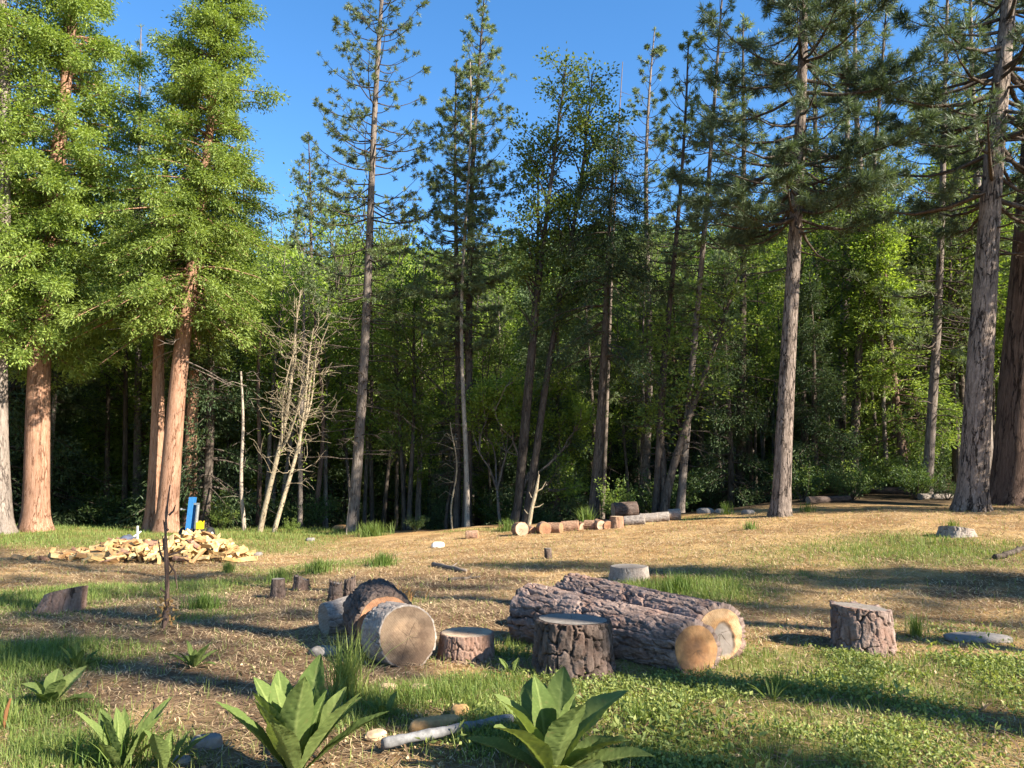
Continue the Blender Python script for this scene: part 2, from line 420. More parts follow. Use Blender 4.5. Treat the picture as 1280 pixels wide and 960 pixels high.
def trunk_mesh(mb, pts, r0, top=.02, flare=1.35, sides=14, power=.85):
    H = pts[-1, 2]; zz = np.concatenate([np.linspace(-.25, 1.6, 9), np.linspace(1.9, H, 22)])
    P = np.stack([np.interp(zz, pts[:, 2], pts[:, 0]), np.interp(zz, pts[:, 2], pts[:, 1]), zz], -1)
    t = np.clip(zz / H, 0, 1)
    r = top + (r0 - top) * (1 - t) ** power * (1 + (flare - 1) * np.exp(-np.clip(zz, 0, 99) / .35))
    n0 = mb.n
    tube(mb, P, r, sides)
    V = mb.V[-1]                                                     # knobbly outline, buttressed foot
    ang = np.arctan2(V[:, 1] - np.repeat(P[:, 1], sides), V[:, 0] - np.repeat(P[:, 0], sides))
    rr = np.repeat(r, sides)
    k = 1 + .05 * fbm(np.cos(ang) * 2, np.sin(ang) * 2, V[:, 2] * 1.2, 3, seed=int(r0 * 999)) + .13 * np.sin(ang * 5 + r0 * 40) * np.exp(-np.clip(V[:, 2], 0, 99) / .3)
    c = np.repeat(P[:, :2], sides, 0)
    V[:, :2] = c + (V[:, :2] - c) * k[:, None]
    return lambda z: (np.interp(z, pts[:, 2], pts[:, 0]), np.interp(z, pts[:, 2], pts[:, 1])), lambda z: top + (r0 - top) * max(0, 1 - z / H) ** power

def pine(seed, H, r0, cb, Lmax, step=.55, per=4.2, needles=24, tuft=.24, w=.024, dens=5.5, dead=.5, dead_from=.25, prof='cone', sway=.12, elev=(-12, 45), mats=('bark_grey', 'pine'), label=None, name='pine_tree', big=1., sides=14):
    rng = np.random.default_rng(seed)
    tm, cm = MB(), MB()
    pts = trunk_pts(rng, H, sway)
    ctr, rad = trunk_mesh(tm, pts, r0, sides=sides)
    C, D = [], []
    z = cb * H
    while z < H - .15:
        t = (z - cb * H) / (H * (1 - cb))
        if prof == 'cone': pf = min(1., .55 + t * 2.2) * (1 - t) ** .75 + .06
        elif prof == 'round': pf = min(1., .6 + t * 1.5) * (1 - t ** 3) ** .7 + .05
        else: pf = (.75 + .25 * math.sin(t * 9)) * (1 - t) ** .5 + .07
        nb = max(2, int(rng.poisson(per)))
        a0 = rng.uniform(0, 6.28)
        for b in range(nb):
            az = a0 + b * 6.283 / nb + rng.normal(0, .35)
            L = Lmax * pf * rng.uniform(.45, 1.15)
            el = R(elev[0] + (elev[1] - elev[0]) * t + rng.normal(0, 9))
            x, y = ctr(z)
            zz = z + rng.normal(0, step * .25)
            s = np.linspace(0, 1, 5)
            rr = rad(zz)
            hor = s * L * math.cos(el)
            ver = s * L * math.sin(el) + L * .18 * s ** 2 - .10 * L * np.sin(s * 3.1)
            bend = rng.normal(0, .12) * L * s ** 2
            ca, sa = math.cos(az), math.sin(az)
            P = np.stack([x + ca * (hor + rr * .6) - sa * bend, y + sa * (hor + rr * .6) + ca * bend, zz + ver], -1)
            tube(tm, P, np.linspace(.012 * big + .009 * L * big, .006, 5), 4, 1)
            if rng.random() < .12: continue                           # a bare limb
            nt = max(2, int(L * dens * rng.uniform(.35, 1.3)))
            for q in range(nt):
                u = 1 - .72 * rng.random() ** 1.4 if nt > 2 else .8 + .2 * q
                p = np.array([np.interp(u, s, P[:, i]) for i in range(3)])
                sg = 1 if rng.random() < .5 else -1
                la = az + sg * rng.uniform(.4, 1.2)
                ll = rng.uniform(.10, .5) * min(1.5, L) * (1.2 - .6 * u)
                e = p + ll * np.array([math.cos(la), math.sin(la), rng.uniform(.0, .5)])
                if ll > .1: tube(tm, [p, e], [.008, .004], 3, 1)
                C.append(e); D.append((math.cos(la), math.sin(la), rng.uniform(.1, .8)))
            C.append(P[-1]); D.append((ca, sa, .6))
        z += step * rng.uniform(.7, 1.3)
    C.append(pts[-1]); D.append((0, 0, 1))
    tufts(cm, C, D, needles, tuft, w, rng=rng)
    zd = dead_from * H                                               # dead lower limbs
    while dead and zd < cb * H + .2 * (1 - cb) * H:
        az = rng.uniform(0, 6.28); L = Lmax * rng.uniform(.2, .75); x, y = ctr(zd); ca, sa = math.cos(az), math.sin(az)
        dr = rng.uniform(-.5, .15); s = np.linspace(0, 1, 5); rr = rad(zd) * .7
        P = np.stack([x + ca * (s * L + rr), y + sa * (s * L + rr), zd + .6 * dr * L * s ** 1.5], -1) + rng.normal(0, .04, (5, 3)) * s[:, None] * L
        tube(tm, P, np.linspace(.022 * big, .007, 5), 3, 1)
        for q in range(int(4 + L * 4)):
            u = rng.uniform(.3, 1); p = np.array([np.interp(u, s, P[:, i]) for i in range(3)]); la = az + rng.normal(0, .9); ll = rng.uniform(.15, .5)
            tube(tm, [p, p + ll * np.array([math.cos(la), math.sin(la), rng.normal(-.15, .3)])], [.008, .003], 3, 1)
        zd += rng.uniform(.3, 1.) * step / max(dead, .01)
    root = empty(name)
    tm.build('trunk', [MAT[mats[0]], MAT['bark_dark']], root, smooth=True); cm.build('crown', MAT[mats[1]], root)
    return root

def conifer(seed, H, r0, cb, Rb, profile, step=.3, per=5, k=18, clump=.24, leaf=(.15, .05), mats=('bark_sun', 'cedar'), droop=.25, elev=(-15, 35), dens=4.2, name='cedar_tree', dead=0, sway=.08, rag=.35):
    rng = np.random.default_rng(seed)
    tm, cm = MB(), MB(); pts = trunk_pts(rng, H, sway); ctr, rad = trunk_mesh(tm, pts, r0)
    C, D = [], []; z = cb * H
    lob = rng.uniform(0, 6.28, 5)
    while z < H - .1:
        t = (z - cb * H) / (H * (1 - cb)); pf = profile(t)
        nb = max(2, int(rng.poisson(per)))
        for b in range(nb):
            az = rng.uniform(0, 6.28)
            lobe = 1 + rag * math.sin(3 * az + lob[0] + z * 1.1) * math.sin(z * 1.7 + lob[1] + az)
            L = Rb * pf * lobe * rng.uniform(.6, 1.1)
            el = R(elev[0] + (elev[1] - elev[0]) * t + rng.normal(0, 8)); x, y = ctr(z); s = np.linspace(0, 1, 5)
            ca, sa = math.cos(az), math.sin(az)
            P = np.stack([x + ca * s * L * math.cos(el), y + sa * s * L * math.cos(el), z + s * L * math.sin(el) - droop * L * s ** 2 + .12 * L * s ** 3], -1)
            tube(tm, P, np.linspace(.012 + .01 * L, .006, 5), 4)
            nc = int(2 + L * dens)
            for q in range(nc):
                u = 1 - .75 * rng.random() ** 1.3
                p = np.array([np.interp(u, s, P[:, i]) for i in range(3)])
                la = az + rng.normal(0, .8); ll = rng.uniform(0, .4) * (1.2 - .6 * u)
                p = p + ll * np.array([math.cos(la), math.sin(la), rng.uniform(-.4, .3)])
                C.append(p); D.append((math.cos(la), math.sin(la), rng.uniform(-.3, .35)))
        z += step * rng.uniform(.7, 1.3)
    for q in range(6): C.append(pts[-1] + rng.normal(0, .12, 3)); D.append((0, 0, 1))
    leaves(cm, C, D, k, clump, leaf[0], leaf[1], rng=rng, droop=droop)
    for q in range(dead):
        zd = H * rng.uniform(.2, cb + .15); az = rng.uniform(0, 6.28); L = rng.uniform(1, 2.4); ca, sa = math.cos(az), math.sin(az); x, y = ctr(zd); s = np.linspace(0, 1, 6)
        P = np.stack([x + ca * s * L, y + sa * s * L, zd - .35 * L * s ** 1.2], -1) + rng.normal(0, .05, (6, 3)) * s[:, None]
        tube(tm, P, np.linspace(.028, .006, 6), 4, 1)
        for w_ in range(7):
            u = rng.uniform(.3, 1); p = np.array([np.interp(u, s, P[:, i]) for i in range(3)]); la = az + rng.normal(0, .9)
            tube(tm, [p, p + rng.uniform(.15, .5) * np.array([math.cos(la), math.sin(la), rng.normal(-.3, .3)])], [.01, .003], 3, 1)
    root = empty(name); tm.build('trunk', [MAT[mats[0]], MAT['twig']], root, smooth=True); cm.build('crown', MAT[mats[1]], root)
    return root

def grow(tm, rng, p, d, L, r, depth, tips, up=.12, wig=.16, split=(2, 3), shrink=.72, fork=.65, sides=7, nseg=5):
    P = [np.array(p)]; d = np.array(d) / np.linalg.norm(d)
    for i in range(nseg):
        d = d + rng.normal(0, wig, 3) + np.array([0, 0, up]); d /= np.linalg.norm(d)
        P.append(P[-1] + d * L / nseg)
        if depth > 0 and i >= 2 and rng.random() < .45:
            a = rng.normal(0, 1, 3); a -= a.dot(d) * d; a /= np.linalg.norm(a)
            grow(tm, rng, P[-1], d * .55 + a * .85, L * .5, r * .4, depth - 1 if depth < 3 else depth - 2, tips, up, wig, split, shrink, fork, 4, 4)
    P = np.array(P); tube(tm, P, np.linspace(r, r * .62, len(P)), sides)
    if depth == 1:
        for u in (.6, .85): tips.append((np.array([np.interp(u, np.linspace(0, 1, len(P)), P[:, i]) for i in range(3)]), d))
    if depth == 0:
        for u in (.35, .6, .8, 1.): tips.append((np.array([np.interp(u, np.linspace(0, 1, len(P)), P[:, i]) for i in range(3)]), d))
        return
    for q in range(rng.integers(split[0], split[1] + 1)):
        a = rng.normal(0, 1, 3); a -= a.dot(d) * d; a /= np.linalg.norm(a)
        grow(tm, rng, P[-1], d + a * fork * rng.uniform(.6, 1.2), L * shrink * rng.uniform(.75, 1.15), r * .62, depth - 1, tips, up, wig, split, shrink, fork, max(4, sides - 1), nseg)

def broad(seed, stems, H, r0, depth=4, k=12, leaf=(.12, .075), clump=.3, mats=('bark_dark', 'oak'), name='oak_tree', up=.1, wig=.12, first=.36, keep=1., fork=.6):
    rng = np.random.default_rng(seed); tm, cm = MB(), MB(); tips = []
    for (dx, dy, lx, ly, sc) in stems:
        grow(tm, rng, (dx, dy, -.2), (lx, ly, 1), H * first * sc, r0 * sc, depth, tips, up, wig, fork=fork, sides=10)
    tips = [t for t in tips if rng.random() < keep]
    root = empty(name); tm.build('trunk', MAT[mats[0]], root, smooth=True)
    if tips:
        leaves(cm, [t[0] for t in tips], [t[1] for t in tips], k, clump, leaf[0], leaf[1], rng=rng, droop=.1, flat=.7); cm.build('crown', MAT[mats[1]], root)
    return root

def stems_tree(seed, stems, H, r0, cb, Rb, mats=('bark_dark', 'oak'), name='oak_tree', step=.34, per=2.6, k=18, clump=.34, leaf=(.14, .085), elev=(25, 60), dens=2.6, bare=.12):
    rng = np.random.default_rng(seed); tm, cm = MB(), MB(); C, D = [], []
    for (dx, dy, lx, ly, sc) in stems:
        h = H * sc; n = 16; s = np.linspace(0, 1, n); ph = rng.uniform(0, 6, 2)
        P = np.stack([dx + lx * h * s ** 1.25 + .14 * np.sin(s * 6 + ph[0]) * s, dy + ly * h * s ** 1.25 + .14 * np.sin(s * 5 + ph[1]) * s, s * h - .2], -1)
        tube(tm, P, (r0 * sc * (1 - s) ** .75 + .012) * (1 + .35 * np.exp(-s * h / .3)), 10)
        z = cb * h
        while z < h:
            t = (z - cb * h) / (h * (1 - cb)); o = np.array([np.interp(z, P[:, 2], P[:, i]) for i in range(3)])
            for b in range(max(1, int(rng.poisson(per)))):
                az = rng.uniform(0, 6.283); el = R(rng.uniform(*elev)); L = Rb * (.45 + .75 * math.sin(math.pi * min(1, .15 + t * .85))) * rng.uniform(.4, 1.15); q = np.linspace(0, 1, 5)
                B = o + np.stack([np.cos(az + .3 * q) * q * L * math.cos(el), np.sin(az + .3 * q) * q * L * math.cos(el), q * L * math.sin(el) + .1 * L * np.sin(q * 4)], -1)
                tube(tm, B, np.linspace(.012 + .008 * L, .004, 5), 4)
                if rng.random() < bare: continue
                for w_ in range(int(1.5 + L * dens)):
                    u = 1 - .6 * rng.random() ** 1.5; p_ = np.array([np.interp(u, q, B[:, i]) for i in range(3)]) + rng.normal(0, .10, 3)
                    C.append(p_); D.append((math.cos(az), math.sin(az), .4))
            z += step * rng.uniform(.6, 1.4)
        C.append(P[-1]); D.append((0, 0, 1))
    leaves(cm, C, D, k, clump, leaf[0], leaf[1], rng=rng, droop=.15, flat=.7)
    root = empty(name); tm.build('trunk', MAT[mats[0]], root, smooth=True); cm.build('crown', MAT[mats[1]], root)
    return root

def bush(seed, Rr, H, n=120, k=14, leaf=(.09, .05), mat='shrub', name='shrub', clump=.14):
    rng = np.random.default_rng(seed); tm, cm = MB(), MB(); C, D = [], []
    for i in range(max(5, n // 8)):
        a = rng.uniform(0, 6.28); l = rng.uniform(.3, 1); e = np.array([math.cos(a) * Rr * l, math.sin(a) * Rr * l, H * rng.uniform(.5, 1) * (1.15 - .5 * l)])
        m_ = e * .5 + rng.normal(0, .06, 3); tube(tm, [(0, 0, -.05), m_, e], [.014, .009, .004], 4)
        for q in range(8):
            u = rng.uniform(.35, 1.05); C.append((e * u if u > .5 else m_ * 2 * u) + rng.normal(0, .12, 3) * Rr * .6); D.append((math.cos(a), math.sin(a), rng.uniform(0, 1)))
    C = np.array(C); C[:, 2] = np.maximum(C[:, 2], .03)
    leaves(cm, C, D, k, clump, leaf[0], leaf[1], rng=rng, droop=.0, flat=.8)
    root = empty(name); tm.build('stem', MAT['bark_dark'], root); cm.build('foliage', MAT[mat], root)
    return root

def stand(o, px, Y, top=None, rz=0., sc=1., label=None, cat=None, group=None):
    """put a tree on the ground in column px at distance Y, leaning so that its stem passes through the pixel top"""
    b = base(px, Y); o.location = b
    q = Quaternion((0, 0, 1), rz)
    if top:
        T = seen(top[0], top[1], Y); q = Vector((0, 0, 1)).rotation_difference(T - b) @ q
    o.rotation_mode = 'QUATERNION'; o.rotation_quaternion = q; o.scale = (sc,) * 3
    tag(o, label, cat, group); return o

# ------------------------------------------------------------------ the trees at the clearing's edge
cone = lambda t: (min(1, .55 + 3 * t)) * (1 - t) ** .62 + .04
col_ = lambda t: min(1, .75 + 2 * t) * (1 - t) ** .5 + .05
T2 = conifer(21, 25, .40, .235, 2.9, col_, step=.27, per=6, k=40, clump=.25, leaf=(.145, .056), rag=.5, droop=.4, elev=(-12, 40))
stand(T2, 45, 25, (76, 150), .4, 1, 'broad bright green conifer with bare orange lower trunk, near the left edge', 'tree')
T3 = conifer(22, 19.4, .33, .37, 2.9, lambda t: (1 - t) ** .6 + .05, step=.24, per=6.5, k=40, clump=.24, leaf=(.14, .053), rag=.5, droop=.42, dead=16, elev=(-18, 38))
stand(T3, 208, 25, (238, 320), 1.1, 1, 'conical bright green conifer with leaning orange trunk directly behind the blue log splitter', 'tree')
T1 = conifer(23, 23, .36, .27, 2.1, col_, step=.32, per=5, k=16, clump=.28, leaf=(.16, .06), mats=('bark_grey', 'cedar'))
stand(T1, 0, 24, (-4, 300), 2., 1, 'tree with smooth grey trunk cut off by the left edge of the photo', 'tree')
t = conifer(24, 17, .25, .5, 1.6, cone, step=.4, per=4, k=14, mats=('bark_sun', 'fir'))
stand(t, 190, 26, (208, 300), 0, 1, 'thinner trunk standing just left of the leaning orange trunk', 'tree')
t = conifer(25, 14, .26, .45, 1.8, cone, step=.4, per=4, k=14, mats=('bark_sun', 'fir'))
stand(t, 238, 28.5, (243, 400), 0, 1, 'reddish trunk half hidden behind the blue log splitter post', 'tree')

t = pine(31, 24, .19, .30, 2.7, step=.55, per=4.0, needles=34, tuft=.17, w=.024, dens=6, dead=2.2, dead_from=.1, mats=('bark_grey', 'pine'))
stand(t, 440, 26, (471, 150), .3, 1, 'tall sparse pine right of the mossy leaning snag, open crown against blue sky', 'tree')
t = pine(32, 20.8, .18, .36, 2.4, step=.42, per=4.8, needles=36, tuft=.17, w=.024, dens=7, dead=2.2, dead_from=.1, mats=('bark_dark', 'pine'))
stand(t, 583, 28, (605, 10), 1.3, 1, 'dark pine with dense narrow top, taller of the close pair in the centre', 'tree')
t = pine(33, 18.2, .14, .38, 2.0, step=.42, per=4.6, needles=36, tuft=.17, w=.024, dens=7, dead=2.2, dead_from=.1, mats=('bark_dark', 'pine'))
stand(t, 571, 28.3, (573, 100), 2.2, 1, 'shorter slim pine close against the left of the taller central pine', 'tree')
t = pine(34, 17, .09, .5, 1.2, step=.5, per=4, needles=32, tuft=.17, w=.024, dens=5.5, dead=.5, mats=('bark_pale', 'pine'))
stand(t, 584, 26.5, (582, 250), 2.2, 1, 'very thin pale barked stem in front of the central pine pair', 'tree')
t = stems_tree(35, [(-.15, 0, -.005, 0, 1), (.25, .1, .045, 0, .96), (.1, -.2, .07, .02, .84), (-.1, .2, -.035, .02, .8)], 16.8, .14, .45, 1.85, k=16, clump=.30, dens=2.3)
stand(t, 650, 26, (688, 300), .2, 1, 'slender multi stemmed oak with leafy top beside the central pine pair', 'tree')
t = conifer(36, 12.9, .18, .42, 2.5, lambda t: (1 - t) ** .55 + .03, step=.34, per=4.4, k=24, clump=.22, leaf=(.14, .034), droop=.6, elev=(-5, 25), mats=('bark_dark', 'fir'), name='fir_tree', dens=5)
stand(t, 741, 25, (768, 250), 0, 1, 'dark drooping fir with shaggy branches right of the oak', 'tree')
t = pine(37, 22.4, .19, .42, 2.3, step=.5, per=4.4, needles=34, tuft=.18, w=.026, dens=6, dead=.5, mats=('bark_grey', 'pine'))
stand(t, 800, 32, (822, 10), 0, 1, 'tall pine with tufted spire rising behind the drooping fir', 'tree')
t = pine(38, 16, .12, .45, 1.6, step=.5, per=4, needles=34, tuft=.17, w=.024, dens=6, dead=2.2, dead_from=.1, mats=('bark_dark', 'pine'))
stand(t, 820, 24.5, (844, 150), 0, 1, 'thin dark pine stem right of the drooping fir', 'tree')
t = pine(39, 18.5, .13, .36, 2.0, step=.55, per=4, needles=34, tuft=.17, w=.024, dens=6, dead=2.2, dead_from=.1, mats=('bark_grey', 'pine'))
stand(t, 850, 24.5, (886, 200), 0, 1, 'thin pale stemmed pine leaning right behind the grey end of the log row', 'tree')
t = pine(40, 22.6, .2, .5, 2.1, step=.5, per=4.4, needles=28, tuft=.2, w=.03, dens=6, mats=('bark_dark', 'pine'))
stand(t, 388, 40, (393, 145), 0, 1, 'small dark pine spire against the sky, left of the tall sparse pine', 'tree')
t = pine(41, 24, .2, .45, 1.9, step=.7, per=3.6, dens=4.5, mats=('bark_grey', 'pine'))
stand(t, 170, 34, (184, 60), 0, 1, 'thin sparse pine seen between the two broad bright conifers', 'tree')

t = pine(42, 22, .235, .36, 3.2, step=.46, per=6, dens=12, dead=.9, dead_from=.3, prof='flat', needles=40, tuft=.26, w=.02, mats=('bark_plate', 'pine_shaded'), big=1.6, elev=(-14, 25), sides=20)
stand(t, 976, 20, (990, 60), .7, 1, 'big pine with straight plated trunk and dark lower boughs, right of centre', 'tree')
t = pine(43, 24, .345, .34, 3.6, step=.55, per=4.4, dens=10, dead=1.2, dead_from=.24, prof='flat', needles=38, tuft=.26, w=.02, mats=('bark_plate', 'pine_shaded'), big=1.8, elev=(-12, 25), sides=20)
stand(t, 1214, 19.2, (1254, 100), 2.1, 1, 'large pine with pale ridged bark, lit on its right side, near the right edge', 'tree')
t = pine(44, 26, .62, .34, 3.4, step=.9, per=3, needles=36, dens=5, dead=.6, prof='flat', mats=('bark_brown', 'pine_shaded'), big=2.6, sides=20)
stand(t, 1268, 21.5, (1292, 150), 0, 1, 'thick dark brown trunk partly hidden behind the pale ridged pine', 'tree')
t = pine(45, 20, .17, .25, 2.2, step=.55, per=4.5, needles=30, dens=4.5, dead=2.2, dead_from=.12, mats=('bark_grey', 'pine'), big=1.2)
stand(t, 1158, 25.5, (1178, 100), 0, 1, 'thin twiggy pine full of dead branches left of the pale ridged pine', 'tree')
t = pine(46, 20, .18, .4, 2.4, step=.6, per=4, dens=5, dead=1, mats=('bark_dark', 'pine'))
stand(t, 1066, 29, (1095, 200), 0, 1, 'shaded pine with speckled bark midway between the two big right pines', 'tree')
t = stems_tree(47, [(0, 0, .36, .05, 1), (.1, .2, .03, .1, .8)], 8.6, .13, .35, 1.1, elev=(0, 60))
stand(t, 828, 24.2, None, 0, 1, 'dark oak limb leaning far right between the thin pines', 'tree')

# bleached dead top and the mossy leaning snag
mb = MB(); tube(mb, trunk_pts(np.random.default_rng(5), 19.6, .1, 20), np.linspace(.10, .014, 20), 8)
for q in range(26):
    z = random.uniform(6, 18.5); a = random.uniform(0, 6.28); l = random.uniform(.2, .8); tube(mb, [(0, 0, z), (math.cos(a) * l, math.sin(a) * l, z + random.uniform(-.2, .2))], [.014, .004], 3)
t = empty('dead_tree'); mb.build('trunk', MAT['twig'], t, smooth=True)
stand(t, 752, 30, (777, 85), 0, 1, 'bleached dead spike of a tree poking up above the drooping fir', 'dead tree')

def mossy(seed, px, top, Y, label, stems):
    rng = np.random.default_rng(seed); tm = MB(); cm = MB(); tips = []
    for (dx, lx, L, r) in stems:
        s = np.linspace(0, 1, 12); P = np.stack([dx + lx * L * s + .25 * np.sin(s * 5 + dx * 9) * s, .15 * np.sin(s * 4 + lx * 30), s * L - .1], -1)
        tube(tm, P, np.linspace(r, r * .25, 12), 9)
        for f_ in range(3):                                           # secondary stems
            u = rng.uniform(.3, .6); p = np.array([np.interp(u, s, P[:, i]) for i in range(3)]); q_ = np.linspace(0, 1, 7); a = rng.uniform(-.25, .55); l_ = L * rng.uniform(.35, .55)
            B = p + np.stack([a * l_ * q_ + .1 * np.sin(q_ * 5 + f_), rng.normal(0, .15) * l_ * q_, l_ * q_], -1); tube(tm, B, np.linspace(r * .5, .01, 7), 6)
            for g_ in range(16):
                v_ = rng.uniform(.1, 1); p2 = np.array([np.interp(v_, q_, B[:, i]) for i in range(3)]); a2 = rng.uniform(0, 6.28)
                grow(tm, rng, p2, (math.cos(a2), math.sin(a2), rng.uniform(.1, 1.2)), rng.uniform(.35, 1.), .011, 1 if rng.random() < .5 else 0, tips, .02, .3, sides=3, nseg=4)
        for q in range(46):
            u = rng.uniform(.22, 1); p = np.array([np.interp(u, s, P[:, i]) for i in range(3)]); a = rng.uniform(0, 6.28); e = rng.uniform(.2, 1.4)
            grow(tm, rng, p, (math.cos(a), math.sin(a) * .8, e), rng.uniform(.3, 1.15) * (1.15 - .4 * u), r * .15, 1 if rng.random() < .7 else 0, tips, .02, .3, sides=4, nseg=4)
    sel = [t_ for t_ in tips if rng.random() < .03]
    root = empty('mossy_snag'); tm.build('trunk', MAT['moss'], root, smooth=True)
    leaves(cm, [t_[0] for t_ in sel], [t_[1] for t_ in sel], 8, .2, .11, .06, rng=rng); cm.build('leaf_sprays', MAT['oak_sunlit'], root)
    return stand(root, px, Y, top, 0, 1, label, 'dead tree')
mossy(51, 326, None, 25.5, 'mossy bare snag leaning right, left one of the crossing pair', [(0, .155, 8.2, .095)])
mossy(52, 342, None, 25.3, 'thinner mossy snag leaning right, right one of the crossing pair', [(0, .20, 6.8, .08)])

# stem posts in the left shade
for i, (px, Y, top, r, h, lab) in enumerate([(306, 26.2, (309, 400), .075, 5.4, 'thin pale pole of a tree just left of the mossy snags'), (322, 29, (328, 400), .10, 8, 'thin brown stem behind the mossy snags'),
                                        (375, 29, (385, 400), .10, 9, 'shaded stem right of the mossy snags'), (396, 31, (400, 400), .11, 9, 'speckled stem halfway between mossy snags and sparse pine'),
                                        (566, 26, (568, 500), .034, 3.6, 'broken pale pole just left of the central pines')]):
    mb = MB(); rg = np.random.default_rng(60 + i); tube(mb, trunk_pts(rg, h, .08, 12), np.linspace(r, r * .45, 12), 8)
    for q in range(18):
        z = rg.uniform(1., h); a = rg.uniform(0, 6.28); l = rg.uniform(.2, .9); tube(mb, [(0, 0, z), (math.cos(a) * l * .5, math.sin(a) * l * .5, z + rg.uniform(-.1, .2)), (math.cos(a) * l, math.sin(a) * l, z + rg.uniform(-.3, .3))], [.012, .008, .003], 3)
    t = empty('bare_tree'); mb.build('trunk', MAT[['bark_pale', 'bark_brown', 'bark_grey', 'bark_brown', 'moss'][i]], t, smooth=True); stand(t, px, Y, top, 0, 1, lab, 'dead tree')

# ------------------------------------------------------------------ the wood behind
PROTO = {
    'pine': [pine(71, 18, .17, .42, 1.9, needles=16, w=.032, dens=4.6, mats=('bark_dark', 'pine')), pine(72, 19, .19, .36, 2.2, needles=16, w=.032, dens=4.2, prof='flat', dead=.9, mats=('bark_grey', 'pine'))],
    'cedar': [conifer(73, 14, .2, .12, 2.5, lambda t: (1 - t) ** .75 + .04, step=.34, per=5, k=16, clump=.3, leaf=(.19, .07), mats=('bark_brown', 'cedar')),
              conifer(74, 11, .16, .08, 2.1, lambda t: (1 - t) ** .8 + .04, step=.32, per=5, k=16, clump=.28, leaf=(.17, .05), droop=.4, mats=('bark_dark', 'fir'), name='fir_tree')],
    'oak': [broad(75, [(0, 0, .08, 0, 1), (.3, .1, -.12, .1, .9)], 11, .14, 4, 12, (.15, .1), .36, mats=('bark_dark', 'oak')),
            broad(76, [(0, 0, -.1, .05, 1), (.2, .2, .16, -.1, .8)], 10, .13, 4, 13, (.15, .1), .36, mats=('bark_grey', 'oak_sunlit')),
            broad(77, [(0, 0, .02, .02, 1)], 12, .12, 4, 12, (.14, .09), .34, mats=('bark_dark', 'oak'), first=.45, up=.2)],
    'slim': [stems_tree(80, [(0, 0, .02, .01, 1)], 13, .10, .36, 1.5, mats=('bark_dark', 'oak_sunlit')), stems_tree(81, [(0, 0, -.03, .02, 1), (.5, .2, .05, .0, .85)], 12, .09, .42, 1.35, mats=('bark_grey', 'oak_sunlit'), bare=.3),
             stems_tree(82, [(0, 0, .04, -.02, 1), (-.3, .3, -.06, .0, .9)], 11, .10, .32, 1.5, mats=('bark_dark', 'oak'), bare=.2), stems_tree(83, [(0, 0, .01, -.02, 1)], 14, .11, .5, 1.4, mats=('bark_brown', 'oak'), step=.5, bare=.3)],
    'shrub': [bush(78, 1.1, 1.7, 150, name='shrub'), bush(79, .9, 1.2, 110, mat='oak', name='shrub')],
}
used = set()
LAB = {'pine': ('slender pine deep in the crowded wood behind the clearing', 'tree', 'slender pines in the wood'),
       'cedar': ('dense conifer deep in the crowded wood behind the clearing', 'tree', 'dense conifers in the wood'),
       'oak': ('broad leaved tree deep in the crowded wood behind the clearing', 'tree', 'broad leaved trees in the wood'),
       'slim': ('slim straight stemmed leafy tree in the crowded wood behind the clearing', 'tree', 'slim leafy trees in the wood'),
       'shrub': ('leafy shrub in the deep shade under the trees behind the clearing', 'shrub', 'shrubs under the trees')}
def place(kind, x, y, sc, rng, v=None, lab=None):
    L = PROTO[kind]; i = int(rng.integers(len(L))) if v is None else v
    p = L[i]
    o = p if (kind, i) not in used else dup(p); used.add((kind, i))
    o.location = (x, y, float(G(x, y))); o.rotation_mode = 'XYZ'; o.rotation_euler = (rng.normal(0, .03), rng.normal(0, .03), rng.uniform(0, 6.28)); o.scale = (sc, sc, sc * rng.uniform(.92, 1.08))
    l = lab or LAB[kind]; tag(o, *l); return o
H0 = {'pine': (18, 19), 'cedar': (14, 11), 'oak': (11, 10, 12), 'slim': (13, 12, 11, 14), 'shrub': (1.7, 1.2)}
rng = np.random.default_rng(99)
spots = []
def free(x, y, d): return all((x - a) ** 2 + (y - b) ** 2 > d * d for a, b in spots)
for n in range(9000):
    y = rng.uniform(28, 72); x = rng.uniform(-.78 * y - 3, .78 * y + 3)
    if len(spots) > 285: break
    if 270 < 640 + 960 * x / y < 500 and y < 33: continue
    d = 1.6 + (y - 28) * .035
    if not free(x, y, d): continue
    spots.append((x, y))
    px = 640 + 960 * x / y
    row = np.interp(px, [-100, 0, 290, 340, 440, 560, 700, 900, 1000, 1100, 1400], [180, 200, 230, 265, 300, 320, 315, 300, 270, 200, 130])
    Hm = (590 - row - abs(rng.normal(0, 60))) / 960 * y + CAM_Z - float(G(x, y))
    Hm = max(4.5, min(20, Hm))
    u = rng.random()
    left = px < 330
    kind = 'oak' if u < (.25 if left else .6) else 'cedar' if u < (.85 if left else .8) else 'pine'
    if kind == 'pine' and Hm < 10: kind = 'cedar'
    if kind == 'oak' and (y < 45 and rng.random() < .85 or rng.random() < .4): kind = 'slim'
    v = int(rng.integers(len(PROTO[kind])))
    if kind == 'cedar' and y < 40 and rng.random() < (.5 if left else .25): v = 1
    if kind == 'slim' and 400 < px < 800 and rng.random() < .5: v = int(rng.integers(2))
    place(kind, x, y, Hm / H0[kind][v], rng, v)
for (px_, Y_, v_, sc_) in [(330, 32, 1, 1.05), (405, 33.5, 1, .95), (455, 35, 1, 1.05), (520, 32.5, 1, 1.0), (555, 37, 1, 1.05), (625, 34, 1, .95), (800, 33, 1, .95), (905, 31, 1, .95), (1010, 30, 0, 1.), (1110, 29, 1, .95)]:
    b_ = base(px_, Y_); place('slim', b_.x, b_.y, sc_, rng, v_)
